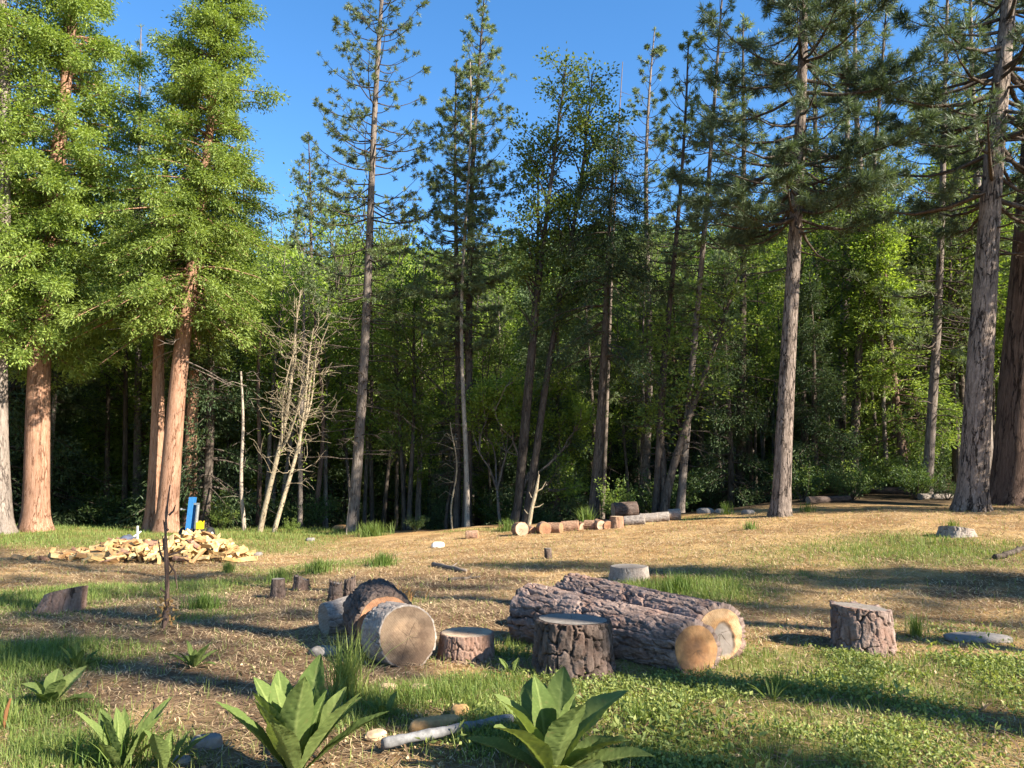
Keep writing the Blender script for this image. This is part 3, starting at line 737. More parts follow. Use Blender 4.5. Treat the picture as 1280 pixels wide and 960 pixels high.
for (px_, Y_, v_, sc_) in [(925, 30, 0, 1.15), (1050, 34, 1, 1.3), (1120, 31, 1, 1.25), (1235, 28, 1, 1.2), (1020, 34, 0, 1.25)]:
    b_ = base(px_, Y_); place('pine', b_.x, b_.y, sc_, rng, v_)
for n in range(16):
    b_ = base(rng.uniform(1000, 1195), rng.uniform(24.2, 28.5)); place('shrub', b_.x, b_.y, rng.uniform(.55, 1.), rng)
for n in range(66):
    y = rng.uniform(26.5, 42); x = rng.uniform(-.72 * y, .72 * y)
    if woods_at(np.array(x), np.array(y - 1.0)) < .9: continue
    place('shrub', x, y, rng.uniform(.7, 1.6), rng)

# trees at the right, outside the picture: they shade the wood and throw the bands of shadow over the clearing
OFF = ('tall tree beyond the right side of the photo whose shadow falls on the wood', 'tree', 'trees beyond the right side')
for n in range(600):
    x = rng.uniform(14, 46); y = rng.uniform(15.5, 40)
    if x < .74 * y + 3 or not free(x, y, 5.2): continue
    spots.append((x, y)); k = ['pine', 'cedar', 'oak'][int(rng.integers(3))]; v = int(rng.integers(len(PROTO[k])))
    place(k, x, y, rng.uniform(8, 13.5) / H0[k][v], rng, v, OFF)
SH = ('tree behind the photographer whose shadow lies across the clearing', 'tree', 'trees behind the photographer')
for (k, v, x, y, h) in [('slim', 3, 11, 2.25, 21), ('oak', 0, 9.6, -1.9, 6.6), ('pine', 0, 11.6, -2.0, 26), ('pine', 1, 12.3, -.45, 28), ('cedar', 0, 15.2, 4.2, 11.5), ('pine', 0, 14.5, -8.4, 20), ('oak', 0, 19, 1.5, 10), ('pine', 0, 24, -4.2, 22)]:
    place(k, x, y, h / H0[k][v], rng, v, SH)

# far wooded hill: one mass
def hill_wood():
    r = np.random.default_rng(5); mb = MB(); C = []; D = []
    for n in range(1500):
        y = r.uniform(74, 215); x = r.uniform(-.8 * y, .8 * y); z = float(G(x, y)); H = r.uniform(6, 13); W_ = H * r.uniform(.18, .42); conic = r.random() < .5
        m = 60
        t = r.random(m) ** .8; a = r.uniform(0, 6.28, m)
        rad = W_ * ((1 - t) if conic else np.sqrt(np.clip(1 - (2 * t - .9) ** 2, .05, 1))) * r.uniform(.6, 1.1, m)
        C.append(np.stack([x + rad * np.cos(a), y + rad * np.sin(a), z + H * (.12 + .88 * t)], -1)); D.append(np.stack([np.cos(a), np.sin(a), .5 + 0 * a], -1))
    leaves(mb, np.concatenate(C), np.concatenate(D), 5, .8, .95, .6, rng=r, flat=.8)
    o = mb.build('hill_woods', MAT['far']); tag(o, 'hazy green wooded hillside seen between the trunks', 'woods', kind='stuff')
hill_wood()

# ------------------------------------------------------------------ logs and stumps with modelled bark
def m_logbark(name, deep, mid, light, grey=.3):
    m, nt, N, L, P = nodes(name)
    tc = N.new('ShaderNodeTexCoord'); co = tc.outputs['Object']
    h = attr(N, 'plate'); c_ = attr(N, 'cell')
    n1 = noise(N, L, co, 38, 6, .75); n2 = noise(N, L, co, 5, 4, .6)
    a = mix(N, L, c_, mid, light); a2 = ramp(N, [(.25, (.55, .5, .48)), (.75, (1.3, 1.26, 1.24))]); L.new(n1.outputs['Fac'], a2.inputs[0])
    a = mix(N, L, 1., a, a2.outputs[0], 'MULTIPLY')
    red = ramp(N, [(.5, (0, 0, 0)), (.62, (1, 1, 1))]); L.new(n2.outputs['Fac'], red.inputs[0])
    m_ = N.new('ShaderNodeMath'); m_.operation = 'MULTIPLY'; L.new(red.outputs[0], m_.inputs[0]); m_.inputs[1].default_value = grey
    a = mix(N, L, m_.outputs[0], a, (.26, .13, .085))
    r = ramp(N, [(.0, (0, 0, 0)), (.45, (1, 1, 1))]); L.new(h, r.inputs[0])
    c = mix(N, L, r.outputs[0], deep, a)
    L.new(c, P.inputs['Base Color']); P.inputs['Roughness'].default_value = .92; P.inputs['Specular IOR Level'].default_value = .15
    b = N.new('ShaderNodeBump'); b.inputs['Strength'].default_value = .8; b.inputs['Distance'].default_value = .012; L.new(n1.outputs['Fac'], b.inputs['Height']); L.new(b.outputs[0], P.inputs['Normal'])
    return m

def m_cut(name, sap, heart, stain, grey=(.42, .38, .33), rings=34, weather=.2):
    m, nt, N, L, P = nodes(name)
    tc = N.new('ShaderNodeTexCoord'); co = tc.outputs['Object']
    rad = attr(N, 'rad')
    n1 = noise(N, L, co, 7, 4, .6); n2 = noise(N, L, co, 60, 5, .75); n3 = noise(N, L, co, 4.2, 5, .65)
    w = N.new('ShaderNodeMath'); w.operation = 'MULTIPLY_ADD'; L.new(n1.outputs['Fac'], w.inputs[0]); w.inputs[1].default_value = .09; L.new(rad, w.inputs[2])
    k = N.new('ShaderNodeMath'); k.operation = 'MULTIPLY'; L.new(w.outputs[0], k.inputs[0]); k.inputs[1].default_value = rings * 6.283
    s = N.new('ShaderNodeMath'); s.operation = 'SINE'; L.new(k.outputs[0], s.inputs[0])
    sr = ramp(N, [(.0, (.80, .78, .74)), (.8, (1.08, 1.08, 1.08))]); s2 = N.new('ShaderNodeMath'); s2.operation = 'MULTIPLY_ADD'; L.new(s.outputs[0], s2.inputs[0]); s2.inputs[1].default_value = .5; s2.inputs[2].default_value = .5; L.new(s2.outputs[0], sr.inputs[0])
    cr = ramp(N, [(.0, heart), (.55, heart), (.72, sap), (1., sap)]); L.new(w.outputs[0], cr.inputs[0])
    c = mix(N, L, .8, cr.outputs[0], sr.outputs[0], 'MULTIPLY')
    st = ramp(N, [(.42, (0, 0, 0)), (.60, (1, 1, 1))]); L.new(n3.outputs['Fac'], st.inputs[0])
    m_ = N.new('ShaderNodeMath'); m_.operation = 'MULTIPLY'; L.new(st.outputs[0], m_.inputs[0]); m_.inputs[1].default_value = .75
    c = mix(N, L, m_.outputs[0], c, stain)
    c = mix(N, L, weather, c, grey)
    sw = ramp(N, [(.3, (.75, .72, .70)), (.65, (1.12, 1.1, 1.08))]); L.new(n2.outputs['Fac'], sw.inputs[0])
    c = mix(N, L, 1., c, sw.outputs[0], 'MULTIPLY')
    wv = N.new('ShaderNodeTexWave'); wv.inputs['Scale'].default_value = 26; wv.inputs['Distortion'].default_value = 2.5; wv.inputs['Detail'].default_value = 2; L.new(co, wv.inputs['Vector']); wv.bands_direction = 'DIAGONAL'
    wr_ = ramp(N, [(.0, (.86, .85, .84)), (1., (1.06, 1.06, 1.06))]); L.new(wv.outputs['Fac'], wr_.inputs[0]); c = mix(N, L, 1., c, wr_.outputs[0], 'MULTIPLY')
    rot = attr(N, 'rot'); c = mix(N, L, rot, c, (.19, .155, .13))
    dk = attr(N, 'crack'); c = mix(N, L, dk, c, (.06, .04, .028))
    L.new(c, P.inputs['Base Color']); P.inputs['Roughness'].default_value = .85; P.inputs['Specular IOR Level'].default_value = .2
    b = N.new('ShaderNodeBump'); b.inputs['Strength'].default_value = .5; b.inputs['Distance'].default_value = .006; L.new(n2.outputs['Fac'], b.inputs['Height']); L.new(b.outputs[0], P.inputs['Normal'])
    return m

MAT['log_big'] = m_logbark('log_bark', (.022, .016, .013), (.125, .088, .072), (.30, .228, .195))
MAT['log_dark'] = m_logbark('stump_bark', (.015, .012, .010), (.058, .042, .034), (.15, .115, .096), .12)
MAT['log_red'] = m_logbark('red_bark', (.05, .03, .02), (.20, .125, .09), (.33, .23, .18), .3)
MAT['log_brown'] = m_logbark('round_bark', (.06, .035, .02), (.22, .13, .08), (.36, .24, .16), .5)
MAT['log_silver'] = m_logbark('silver_wood', (.085, .07, .06), (.21, .18, .155), (.34, .305, .265), .1)
MAT['cut_fresh'] = m_cut('cut_fresh', (.48, .31, .165), (.44, .245, .105), (.27, .12, .042), weather=.05)
MAT['cut_amber'] = m_cut('cut_amber', (.36, .19, .075), (.30, .14, .052), (.10, .05, .025), weather=.05)
MAT['cut_old'] = m_cut('cut_old', (.185, .125, .078), (.28, .185, .112), (.06, .03, .016), weather=.05)
MAT['cut_grey'] = m_cut('cut_grey', (.20, .175, .15), (.185, .15, .12), (.10, .08, .066), grey=(.23, .205, .18), weather=.5)
MAT['cut_orange'] = m_cut('cut_orange', (.40, .20, .10), (.36, .17, .085), (.22, .10, .05), weather=.05)
MAT['cut_tan'] = m_cut('cut_tan', (.46, .34, .22), (.42, .27, .155), (.26, .155, .085), weather=.2)

def log_geo(name, root, c0, c1, R0, R1, n0=None, n1=None, bark='log_big', cuts=('cut_fresh', 'cut_fresh'), cell=(.085, .30), amp=.028, seed=1, nt=220, nz=150, flare=0., oval=0., only=None, rot=None, ragged=0., rim=.75):
    """a log from c0 to c1 (root space): bark mesh and two cut faces whose planes have normals n0, n1"""
    c0, c1 = np.array(c0, float), np.array(c1, float); ax = c1 - c0; Ln = np.linalg.norm(ax); ax /= Ln
    ref = np.array([0, 0, 1.]) if abs(ax[2]) < .9 else np.array([0, 1., 0]); e1 = nrm(np.cross(ref, ax)[None])[0]; e2 = np.cross(ax, e1)
    n0 = -ax if n0 is None else nrm(np.array([n0], float))[0]; n1 = ax if n1 is None else nrm(np.array([n1], float))[0]
    th = np.linspace(0, 2 * math.pi, nt, endpoint=False); s = np.linspace(0, 1, nz)
    TH, SS = np.meshgrid(th, s)
    Rm = (R0 + R1) / 2; pu = max(3, round(2 * math.pi * Rm / cell[0]))
    ct, st = np.cos(TH), np.sin(TH)
    ax1, ay1 = ct * Rm, st * Rm
    wx = fbm(ax1 * 9, ay1 * 9, SS * Ln * 5, 4, seed + 50); wy = fbm(ax1 * 12, ay1 * 12, SS * Ln * 9, 4, seed + 60)
    U = TH / (2 * math.pi) * pu + .95 * wx; V = SS * Ln / cell[1] + .75 * wy
    f1, f2, cid = worley(U, V, pu, seed)
    g1, g2, gid = worley(U * 2 + .6 * wy, V * 3, pu * 2, seed + 9)
    big = fbm(ct * 1.1, st * 1.1, SS * Ln * 1.2, 2, seed + 3)
    mask = .4 + .6 * ss(-.30, .15, fbm(ax1 * 7, ay1 * 7, SS * Ln * 3.5, 3, seed + 70)); m2_ = ss(-.1, .3, fbm(ax1 * 16, ay1 * 16, SS * Ln * 7, 3, seed + 80))
    wd = .21 + .14 * fbm(ax1 * 14, ay1 * 14, SS * Ln * 10, 2, seed + 81)
    h = 1 - (1 - ss(.0, wd, f2 - f1)) * mask; h2 = 1 - (1 - ss(.0, .14, g2 - g1)) * m2_
    fine = fbm(ax1 * 70, ay1 * 70, SS * Ln * 26, 5, seed + 5)
    fl = fbm(ax1 * 24, ay1 * 24, SS * Ln * 9, 4, seed + 6) * 4.5; fl = (np.floor(fl) + ss(.35, .65, fl - np.floor(fl))) / 4.5   # flaky terraces
    Rr = (R0 + (R1 - R0) * SS) * (1 + .055 * big + .022 * fbm(ct * 3, st * 3, SS * Ln * 1.5, 3, seed + 2) + oval * np.cos(2 * TH + .7)) + flare * np.exp(-SS * Ln / .12) * (1 + .5 * np.sin(TH * 4 + seed))
    wood = Rr - amp * .9
    bark_r = wood + amp * (.15 + .85 * h * (.8 + .2 * h2)) * (.85 + .3 * cid) + amp * (.30 * fl + .22 * fine)
    def pos(rr, SS_, TH_):
        q = rr[..., None] * (np.cos(TH_)[..., None] * e1 + np.sin(TH_)[..., None] * e2)
        t0 = -(q @ n0) / (ax @ n0); t1 = -(q @ n1) / (ax @ n1)
        sh = t0 * (1 - SS_) ** 3 + t1 * SS_ ** 3
        return c0 + q + ax * (SS_ * Ln + sh)[..., None]
    mb = MB()
    P = pos(bark_r, SS, TH)
    Pi0 = pos(wood[0] * .985, SS[0], th); Pi1 = pos(wood[-1] * .985, SS[-1], th)
    if ragged: P[-1] += ax * (ragged * fbm(np.cos(th) * 4, np.sin(th) * 4, 0, 3, seed))[:, None]
    allP = np.concatenate([Pi0[None], P, Pi1[None]]); n_ = nz + 2
    i = np.arange(n_ - 1)[:, None] * nt; j = np.arange(nt)[None]; k = (np.arange(nt) + 1)[None] % nt
    F = np.stack([i + j, i + k, i + nt + k, i + nt + j], -1).reshape(-1, 4)
    hq = h * (.55 + .45 * h2); hh = np.concatenate([hq[:1] * .5 + .3, hq, hq[:1] * .5 + .3]); cq = np.clip(.38 + .75 * fl + .5 * fine + .25 * (cid - .5), 0, 1); cc = np.concatenate([cq[:1], cq, cq[-1:]])
    mb.add(allP, F, 0, plate=hh.ravel(), cell=cc.ravel())
    mb.build('bark', MAT[bark], root, smooth=True)
    for e, (cut, wr, Sx) in enumerate([(cuts[0], wood[0], 0.), (cuts[1], wood[-1], 1.)]):
        if cut is None: continue
        nr = 40; u = np.linspace(0, 1, nr)[:, None] * np.ones((1, nt)); T_ = np.ones((nr, 1)) * th[None]
        rr = u * (wr * .995)[None]
        Pc = pos(rr, np.full(rr.shape, Sx), T_)
        nn = n0 if e == 0 else n1
        saw = .003 * fbm(Pc[..., 0] * 30, Pc[..., 1] * 30, Pc[..., 2] * 30, 3, seed) + .004 * vn(Pc[..., 2] * 22, Pc[..., 0] * 3, seed=seed)
        rt = np.zeros(u.shape); ck = np.zeros(u.shape)
        lx, ly = u * np.cos(T_), u * np.sin(T_)
        cr = np.random.default_rng(seed + e)
        for q in range(5):
            a = cr.uniform(0, 6.28); l = cr.uniform(.25, .75); dd = np.abs(np.arctan2(np.sin(T_ - a), np.cos(T_ - a))) * u
            ck = np.maximum(ck, (dd < .012 * (1 - u / (l + .2))) * (u < l) * (u > .03))
        if rot is not None and e == rot[0]:
            q_ = pos(rr, np.full(rr.shape, Sx), T_) - (c1 if e else c0)
            hx, hz = q_ @ rot[1], q_[..., 2]
            m_ = ss(1.15, .9, np.hypot((hx - rot[2]) / rot[4], (hz - rot[3]) / rot[5]) + .2 * fbm(hx * 12, hz * 12, o=2, seed=4))
            rt = m_; saw = saw - .015 * m_
        Pc = Pc + nn * (saw + .002)[..., None]
        i = np.arange(nr - 1)[:, None] * nt
        F = np.stack([i + j, i + nt + j, i + nt + k, i + k], -1).reshape(-1, 4)
        if e == 0: F = F[:, ::-1]
        m2 = MB(); m2.add(Pc, F, 0, rad=u.ravel(), rot=rt.ravel(), crack=ck.astype(float).ravel())
        m2.build('cut_face', MAT[cut], root, smooth=True)

def fallen(name, A, B, R0, R1, label, group=None, cat='log', sink=.02, n0=None, n1=None, **kw):
    A, B = Vector(A), Vector(B); root = empty(name, (A + B) / 2)
    root.location.z = float(G(root.location.x, root.location.y))
    z0 = float(G(A.x, A.y)) + R0 - sink; z1 = float(G(B.x, B.y)) + R1 - sink; o = np.array(root.location)
    log_geo(name, root, np.array([A.x, A.y, z0]) - o, np.array([B.x, B.y, z1]) - o, R0, R1, n0, n1, **kw)
    tag(root, label, cat, group); return root

def stump(px, py, Rd, h, label, tilt=(0, 0), cat='stump', bark='log_dark', cut='cut_grey', flare=.05, name='tree_stump', loc=None, lean=(0, 0), **kw):
    p = loc if loc is not None else at(px, py); root = empty(name, p)
    kw.setdefault('cell', (.07, .16)); kw.setdefault('amp', .018); kw.setdefault('nt', 160); kw.setdefault('nz', 60)
    log_geo(name, root, (0, 0, -.08), (lean[0], lean[1], h), Rd * 1.06, Rd, (0, 0, -1), (tilt[0], tilt[1], 1), bark=bark, cuts=(None, cut), flare=flare, **kw)
    tag(root, label, cat); return root

# the two big logs in the middle
D1 = (.42, -.90, .10)
rotx = np.array([.90, .42, 0])
fallen('felled_log', (.16, 7.15, 0), (1.38, 5.95, 0), .285, .215, 'thick fissured log with amber cut end, front one of the big pair', n1=D1, seed=3, cuts=('cut_grey', 'cut_amber'), cell=(.075, .36), amp=.036, sink=.075, nt=300, nz=260)
fallen('felled_log', (.58, 7.75, 0), (1.66, 6.28, 0), .27, .235, 'fissured log with pale cut end and grey rotten hollow, rear of the big pair', n1=(.38, -.92, .06), seed=8, cuts=('cut_grey', 'cut_fresh'), cell=(.080, .42), amp=.040, sink=.03, nt=300, nz=260,
       rot=(1, rotx, .02, -.06, .095, .13))
stump(716, 838, .285, .37, 'dark upright stump with blackened bark standing in front of the two big logs', bark='log_dark', cut='cut_grey', flare=.06, seed=11, cell=(.085, .2), amp=.03, nt=240, nz=110, tilt=(.02, .03))
stump(583, 822, .215, .20, 'low round stump with pale flat top and reddish bark, between the cut logs', bark='log_red', cut='cut_tan', flare=.03, seed=12, cell=(.045, .1), amp=.014, nt=220, nz=60)
stump(1078, 812, .235, .36, 'grey barked upright stump with chipped rim standing alone at the right', bark='log_big', cut='cut_grey', flare=.045, seed=13, cell=(.08, .17), amp=.03, nt=240, nz=110, tilt=(.10, .02), ragged=.03)
stump(668, 756, .20, .17, 'low grey stump peeping out behind the left end of the big logs', seed=14, bark='log_dark')
stump(787, 724, .26, .18, 'weathered silver stump split across its top, behind the big logs', bark='log_silver', cut='cut_grey', seed=15, cell=(.06, .5), amp=.008)
stump(686, 698, .065, .18, 'short thin stub of a cut sapling on the open needle covered ground', seed=16, nt=60, nz=30, cell=(.04, .1), amp=.006, flare=.01, lean=(-.02, 0))
stump(75, 764, .2, .24, 'brown stump tilting in the grass near the left edge', seed=17, lean=(.06, 0), tilt=(-.25, .1), bark='log_red', flare=.1)
stump(347, 748, .085, .25, 'small dark upright stump, leftmost of the little row of stumps', seed=18, nt=90, nz=40, flare=.03, cell=(.04, .12), amp=.008)  # dark bark colour stands in for shade on this row of small stumps
stump(377, 738, .10, .17, 'small grey stump with broken top beside the leftmost dark stump', seed=19, nt=90, nz=40, bark='log_dark', tilt=(.4, .1), flare=.04, ragged=.06)
stump(419, 751, .075, .22, 'small brown ragged stump beside the black one', seed=20, nt=90, nz=40, bark='log_dark', ragged=.08, tilt=(.2, 0), flare=.03)
stump(437, 748, .07, .24, 'small black stump with a sliver pointing right', seed=22, nt=90, nz=40, ragged=.07, tilt=(-.3, 0), flare=.03, bark='log_dark')  # shade put into the bark colour, as on its neighbours
stump(1196, 670, .26, .14, 'low grey stump lit on top in the far right of the clearing', seed=23, bark='log_silver', flare=.1, tilt=(.15, .1))

# the cut rounds at the left
pA = at(505, 834)
fallen('log_round', pA + Vector((-.17, .30, 0)), pA + Vector((.02, .06, 0)), .235, .232, 'sawn log round with stained cut face beside the low pale stump', n1=(.42, -.88, .22), n0=(-.5, .84, -.1), seed=31, cuts=('cut_old', 'cut_old'), bark='log_silver', amp=.012, cell=(.07, .3), nt=220, nz=50)
fallen('log_round', pA + Vector((-.40, .98, 0)), pA + Vector((-.215, .42, 0)), .285, .27, 'thick dark barked log piece right behind the stained cut round', n1=(.5, -.85, 0), seed=32, cuts=('cut_grey', 'cut_orange'), bark='log_dark', amp=.03, cell=(.10, .22), nt=240, nz=100)
fallen('log_round', at(393, 800) + Vector((.02, .25, 0)), at(440, 800) + Vector((.1, .55, 0)), .15, .20, 'peeled grey log piece lying at the left of the cut rounds', seed=33, cuts=('cut_grey', 'cut_grey'), bark='log_silver', amp=.006, cell=(.06, .6), nt=160, nz=60)

# the row of rounds along the clearing's edge
ROW = [(590, 673, .17, .3, 's', 'cut_orange', 'single sawn round lying apart at the left end of the log row'),
       (650, 669, .20, .35, 'f', 'cut_tan', 'round log with big visible face, first in the row at the clearing edge'),
       (665, 667, .17, .3, 'f', 'cut_orange', 'second log round of the row, tucked behind the big faced first one'),
       (680, 667, .19, .35, 'f', 'cut_orange', 'third log round of the row, hollow underneath'),
       (694, 666, .17, .35, 's', 'cut_orange', 'fourth log round of the row, reddish and low'),
       (713, 664, .19, .45, 's', 'cut_orange', 'fifth and widest reddish piece of the log row'),
       (728, 662, .16, .25, 'f', 'cut_tan', 'pale small round left of the grass tuft gap in the log row'),
       (738, 662, .16, .3, 's', 'cut_orange', 'reddish round in the middle of the log row, seventh from the big faced one'),
       (749, 662, .17, .3, 'f', 'cut_tan', 'eighth log round of the row, tan and nearly round'),
       (760, 661, .16, .28, 'f', 'cut_orange', 'ninth log round of the row, just before the grey pieces'),
       (771, 660, .17, .26, 'u', 'cut_tan', 'short round standing on end where the row turns from red to grey'),
       (794, 656, .17, .55, 's', 'cut_grey', 'grey barked log, first grey piece of the row'),
       (812, 653, .17, .50, 's', 'cut_grey', 'grey barked log, second grey piece of the row'),
       (829, 652, .17, .36, 's', 'cut_tan', 'grey log with a pale lit side, third grey piece of the row'),
       (844, 650, .18, .34, 's', 'cut_grey', 'last dark grey log at the right end of the row')]
for i, (px, py, rd, ln, mode, cut, lab) in enumerate(ROW):
    p = at(px, py); bk = 'log_silver' if px > 780 else 'log_brown'; rg = random.Random(i)
    kw = dict(seed=60 + i, nt=64, nz=24, amp=.014, cell=(.06, .14), bark=bk, sink=rg.uniform(.02, .11), group='log rounds along the clearing edge')
    if mode == 'u':
        r_ = stump(0, 0, rd, .3, lab, name='log_round', loc=p, bark=bk, cut=cut, cat='log', seed=60 + i, nt=64, nz=24, flare=.0); r_['group'] = kw['group']; continue
    a = rg.uniform(-.25, .25) + (-1.45 if mode == 'f' else -.25)
    d = Vector((math.cos(a), math.sin(a), 0)) * ln / 2
    fallen('log_round', p - d + Vector((0, .1, 0)), p + d + Vector((0, .1, 0)), rd * .88, rd * .88 * rg.uniform(.9, 1.05), lab, cuts=(cut, cut), **kw)
p = at(788, 652); fallen('log_round', p + Vector((-.35, 1.0, 0)), p + Vector((.35, 1.1, 0)), .24, .23, 'large dark log lying behind the grey pieces of the row', seed=90, nt=64, nz=30, cell=(.06, .2), amp=.014, bark='log_dark', cuts=('cut_grey', 'cut_grey'), sink=-.02)
for (x0, y0, Y0, x1, Y1, r0, lab, bk) in [(1085, 0, 27., 1190, 26, .14, 'long fallen log lying in the shade between the big right pines', 'log_dark'), (1150, 0, 24.6, 1205, 25.4, .10, 'thin fallen trunk at the foot of the pale ridged pine', 'log_silver'),
                                      (1010, 0, 23.6, 1062, 24, .12, 'short mossy fallen log in the shade right of the straight plated pine', 'log_dark')]:
    fallen('fallen_log', base(x0, Y0), base(x1, Y1), r0, r0 * .8, lab, seed=int(x0), nt=48, nz=60, amp=.012, cell=(.05, .4), bark=bk, cuts=('cut_grey', 'cut_grey'), sink=.01)

# ------------------------------------------------------------------ splitter and firewood
MAT['blue'] = m_plain('blue_paint', (.035, .18, .42), .42, 0, .25, 14)
MAT['steel'] = m_plain('grey_steel', (.42, .42, .41), .38, .75, .3, 20)
MAT['black'] = m_plain('black_rubber', (.02, .02, .022), .7, 0, .3, 20)
MAT['iron'] = m_plain('dark_iron', (.06, .055, .055), .55, .4, .4, 20)
MAT['yellow'] = m_plain('yellow_plastic', (.75, .52, .012), .45, 0, .12, 10)
MAT['white'] = m_plain('white_paint', (.75, .74, .70), .6, 0, .25, 10)
def splitter():
    b = at(234, 681); root = empty('log_splitter', b)
    q = Matrix.Rotation(R(4), 3, 'Y')
    m = MB()                                                          # upright I-beam
    box(m, (0, -.07, .63), (.135, .022, 1.24)); box(m, (0, .09, .63), (.135, .022, 1.24)); box(m, (0, .01, .63), (.03, .139, 1.24))
    for v in m.V: v[:] = v @ np.array(q).T
    m.build('beam', MAT['blue'], root)
    m = MB(); box(m, (-.02, -.02, .05), (.42, .40, .03)); box(m, (-.02, -.02, .09), (.30, .05, .05)); m.build('foot_plate', MAT['blue'], root)
    m = MB(); tube(m, [(.20, .0, .42), (.24, .0, 1.05)], [.048, .048], 14, cap=True); tube(m, [(.175, 0, .12), (.20, 0, .42)], [.024, .024], 10, cap=True); box(m, (.17, 0, 1.07), (.20, .09, .05)); m.build('ram_cylinder', MAT['steel'], root)
    m = MB(); box(m, (.115, -.07, .30), (.06, .03, .25)); m.build('wedge', MAT['iron'], root)
    m = MB(); tube(m, [(-.06, -.02, .92), (-.19, -.04, .93)], [.014, .012], 8, cap=True); tube(m, [(-.19, -.04, .91), (-.19, -.04, .96)], [.03, .03], 10, cap=True); m.build('valve_lever', MAT['steel'], root)
    m = MB(); box(m, (-.75, -.02, .10), (1.3, .06, .06)); box(m, (-1.41, -.02, .11), (.1, .09, .08)); m.build('tow_bar', MAT['iron'], root)
    m = MB(); tube(m, [(-1.2, -.05, -.2), (-1.2, -.05, .12)], [.025, .025], 8, cap=True); m.build('jack_leg', MAT['iron'], root)
    m = MB(); box(m, (.31, .02, .50), (.15, .16, .18)); tube(m, [(.30, .02, .59), (.30, .02, .62)], [.04, .04], 10, cap=True); tube(m, [(.37, .06, .56), (.40, .06, .62)], [.012, .012], 6, cap=True); m.build('tank', MAT['yellow'], root)
    m = MB(); box(m, (.10, .36, .38), (.30, .28, .26)); tube(m, [(.1, .36, .51), (.1, .36, .57)], [.11, .10], 14, cap=True); m.build('engine', MAT['iron'], root)
    for s in (-1, 1):
        m = MB(); a = np.linspace(0, 2 * math.pi, 25)
        tube(m, [(.12 + s * .36, .30 + .17 * math.cos(t_), .20 + .17 * math.sin(t_)) for t_ in a], .075, 8); w = m.build('wheel', MAT['black'], root, smooth=True)
        m = MB(); tube(m, [(.12 + s * .36 - .05, .30, .2), (.12 + s * .36 + .05, .30, .2)], [.12, .12], 16, cap=True); m.build('rim', MAT['white'], w)
    tag(root, 'blue upright log splitter with yellow tank and long tow bar behind the firewood heap', 'log splitter')
splitter()

MAT['split'] = []
for i, c in enumerate([((.52, .35, .14), (.38, .22, .075)), ((.55, .40, .19), (.42, .27, .11)), ((.40, .23, .09), (.28, .14, .055))]):
    m, nt, N, L, P = nodes('split_wood'); tc = N.new('ShaderNodeTexCoord'); mp = N.new('ShaderNodeMapping'); L.new(tc.outputs['Object'], mp.inputs[0]); mp.inputs['Scale'].default_value = (3, 40, 40)
    n = noise(N, L, mp.outputs[0], 1.2, 4); r = ramp(N, [(.3, c[1]), (.65, c[0])]); L.new(n.outputs['Fac'], r.inputs[0])
    oi = N.new('ShaderNodeObjectInfo'); mr = N.new('ShaderNodeMapRange'); L.new(oi.outputs['Random'], mr.inputs[0]); mr.inputs[3].default_value = .75; mr.inputs[4].default_value = 1.15
    hs = N.new('ShaderNodeHueSaturation'); L.new(r.outputs[0], hs.inputs['Color']); L.new(mr.outputs[0], hs.inputs['Value']); L.new(hs.outputs[0], P.inputs['Base Color']); P.inputs['Roughness'].default_value = .8
    MAT['split'].append(m)
def billet(seed):
    r = np.random.default_rng(seed); L_ = r.uniform(.32, .42); Rd = r.uniform(.065, .105); a = r.uniform(.75, 1.25)
    n = 5; th = np.linspace(-a / 2, a / 2, n); prof = np.concatenate([[[0, 0]], np.stack([Rd * np.cos(th), Rd * np.sin(th)], -1)]) - [Rd * .6, 0]
    xs = np.linspace(-L_ / 2, L_ / 2, 6); k = len(prof); tw = r.normal(0, .08)
    V = np.array([[x, p[0] * math.cos(tw * x) + r.normal(0, .004), p[1] + r.normal(0, .005) + .02 * math.sin(x * 9 + seed)] for x in xs for p in prof])
    i = np.arange(5)[:, None] * k; j = np.arange(k)[None]; jj = (np.arange(k) + 1)[None] % k
    F = np.stack([i + j, i + k + j, i + k + jj, i + jj], -1).reshape(-1, 4)
    bark = np.array([1 <= q % k < k - 1 for q in range(len(F))])
    m = MB(); m.add(V, F[~bark], 0); 
    o1 = np.array([[0, q, q + 1] for q in range(1, k - 1)]); m.add(V, [F[bark]], 1); m.add(V, [o1, o1[:, ::-1] + 5 * k], 0)
    return m.build('firewood_piece', [MAT['split'][seed % 3], MAT['bark_sun'] if seed % 3 == 2 else MAT['split'][(seed + 1) % 3]])
bil = [billet(s) for s in range(9)]
rg = np.random.default_rng(14)
pc = at(205, 701); lo = at(95, 700)
cnt = 0
FW = ('pale split firewood piece in the loose heap at the foot of the blue splitter', 'firewood', 'split firewood in the heap')
def heap_h(x, y):
    dx = x - pc.x; dy = y - pc.y
    return .52 * math.exp(-((dx - .75) / .80) ** 2 - (dy / .75) ** 2) + .36 * math.exp(-((dx + .9) / 1.0) ** 2 - (dy / .65) ** 2)
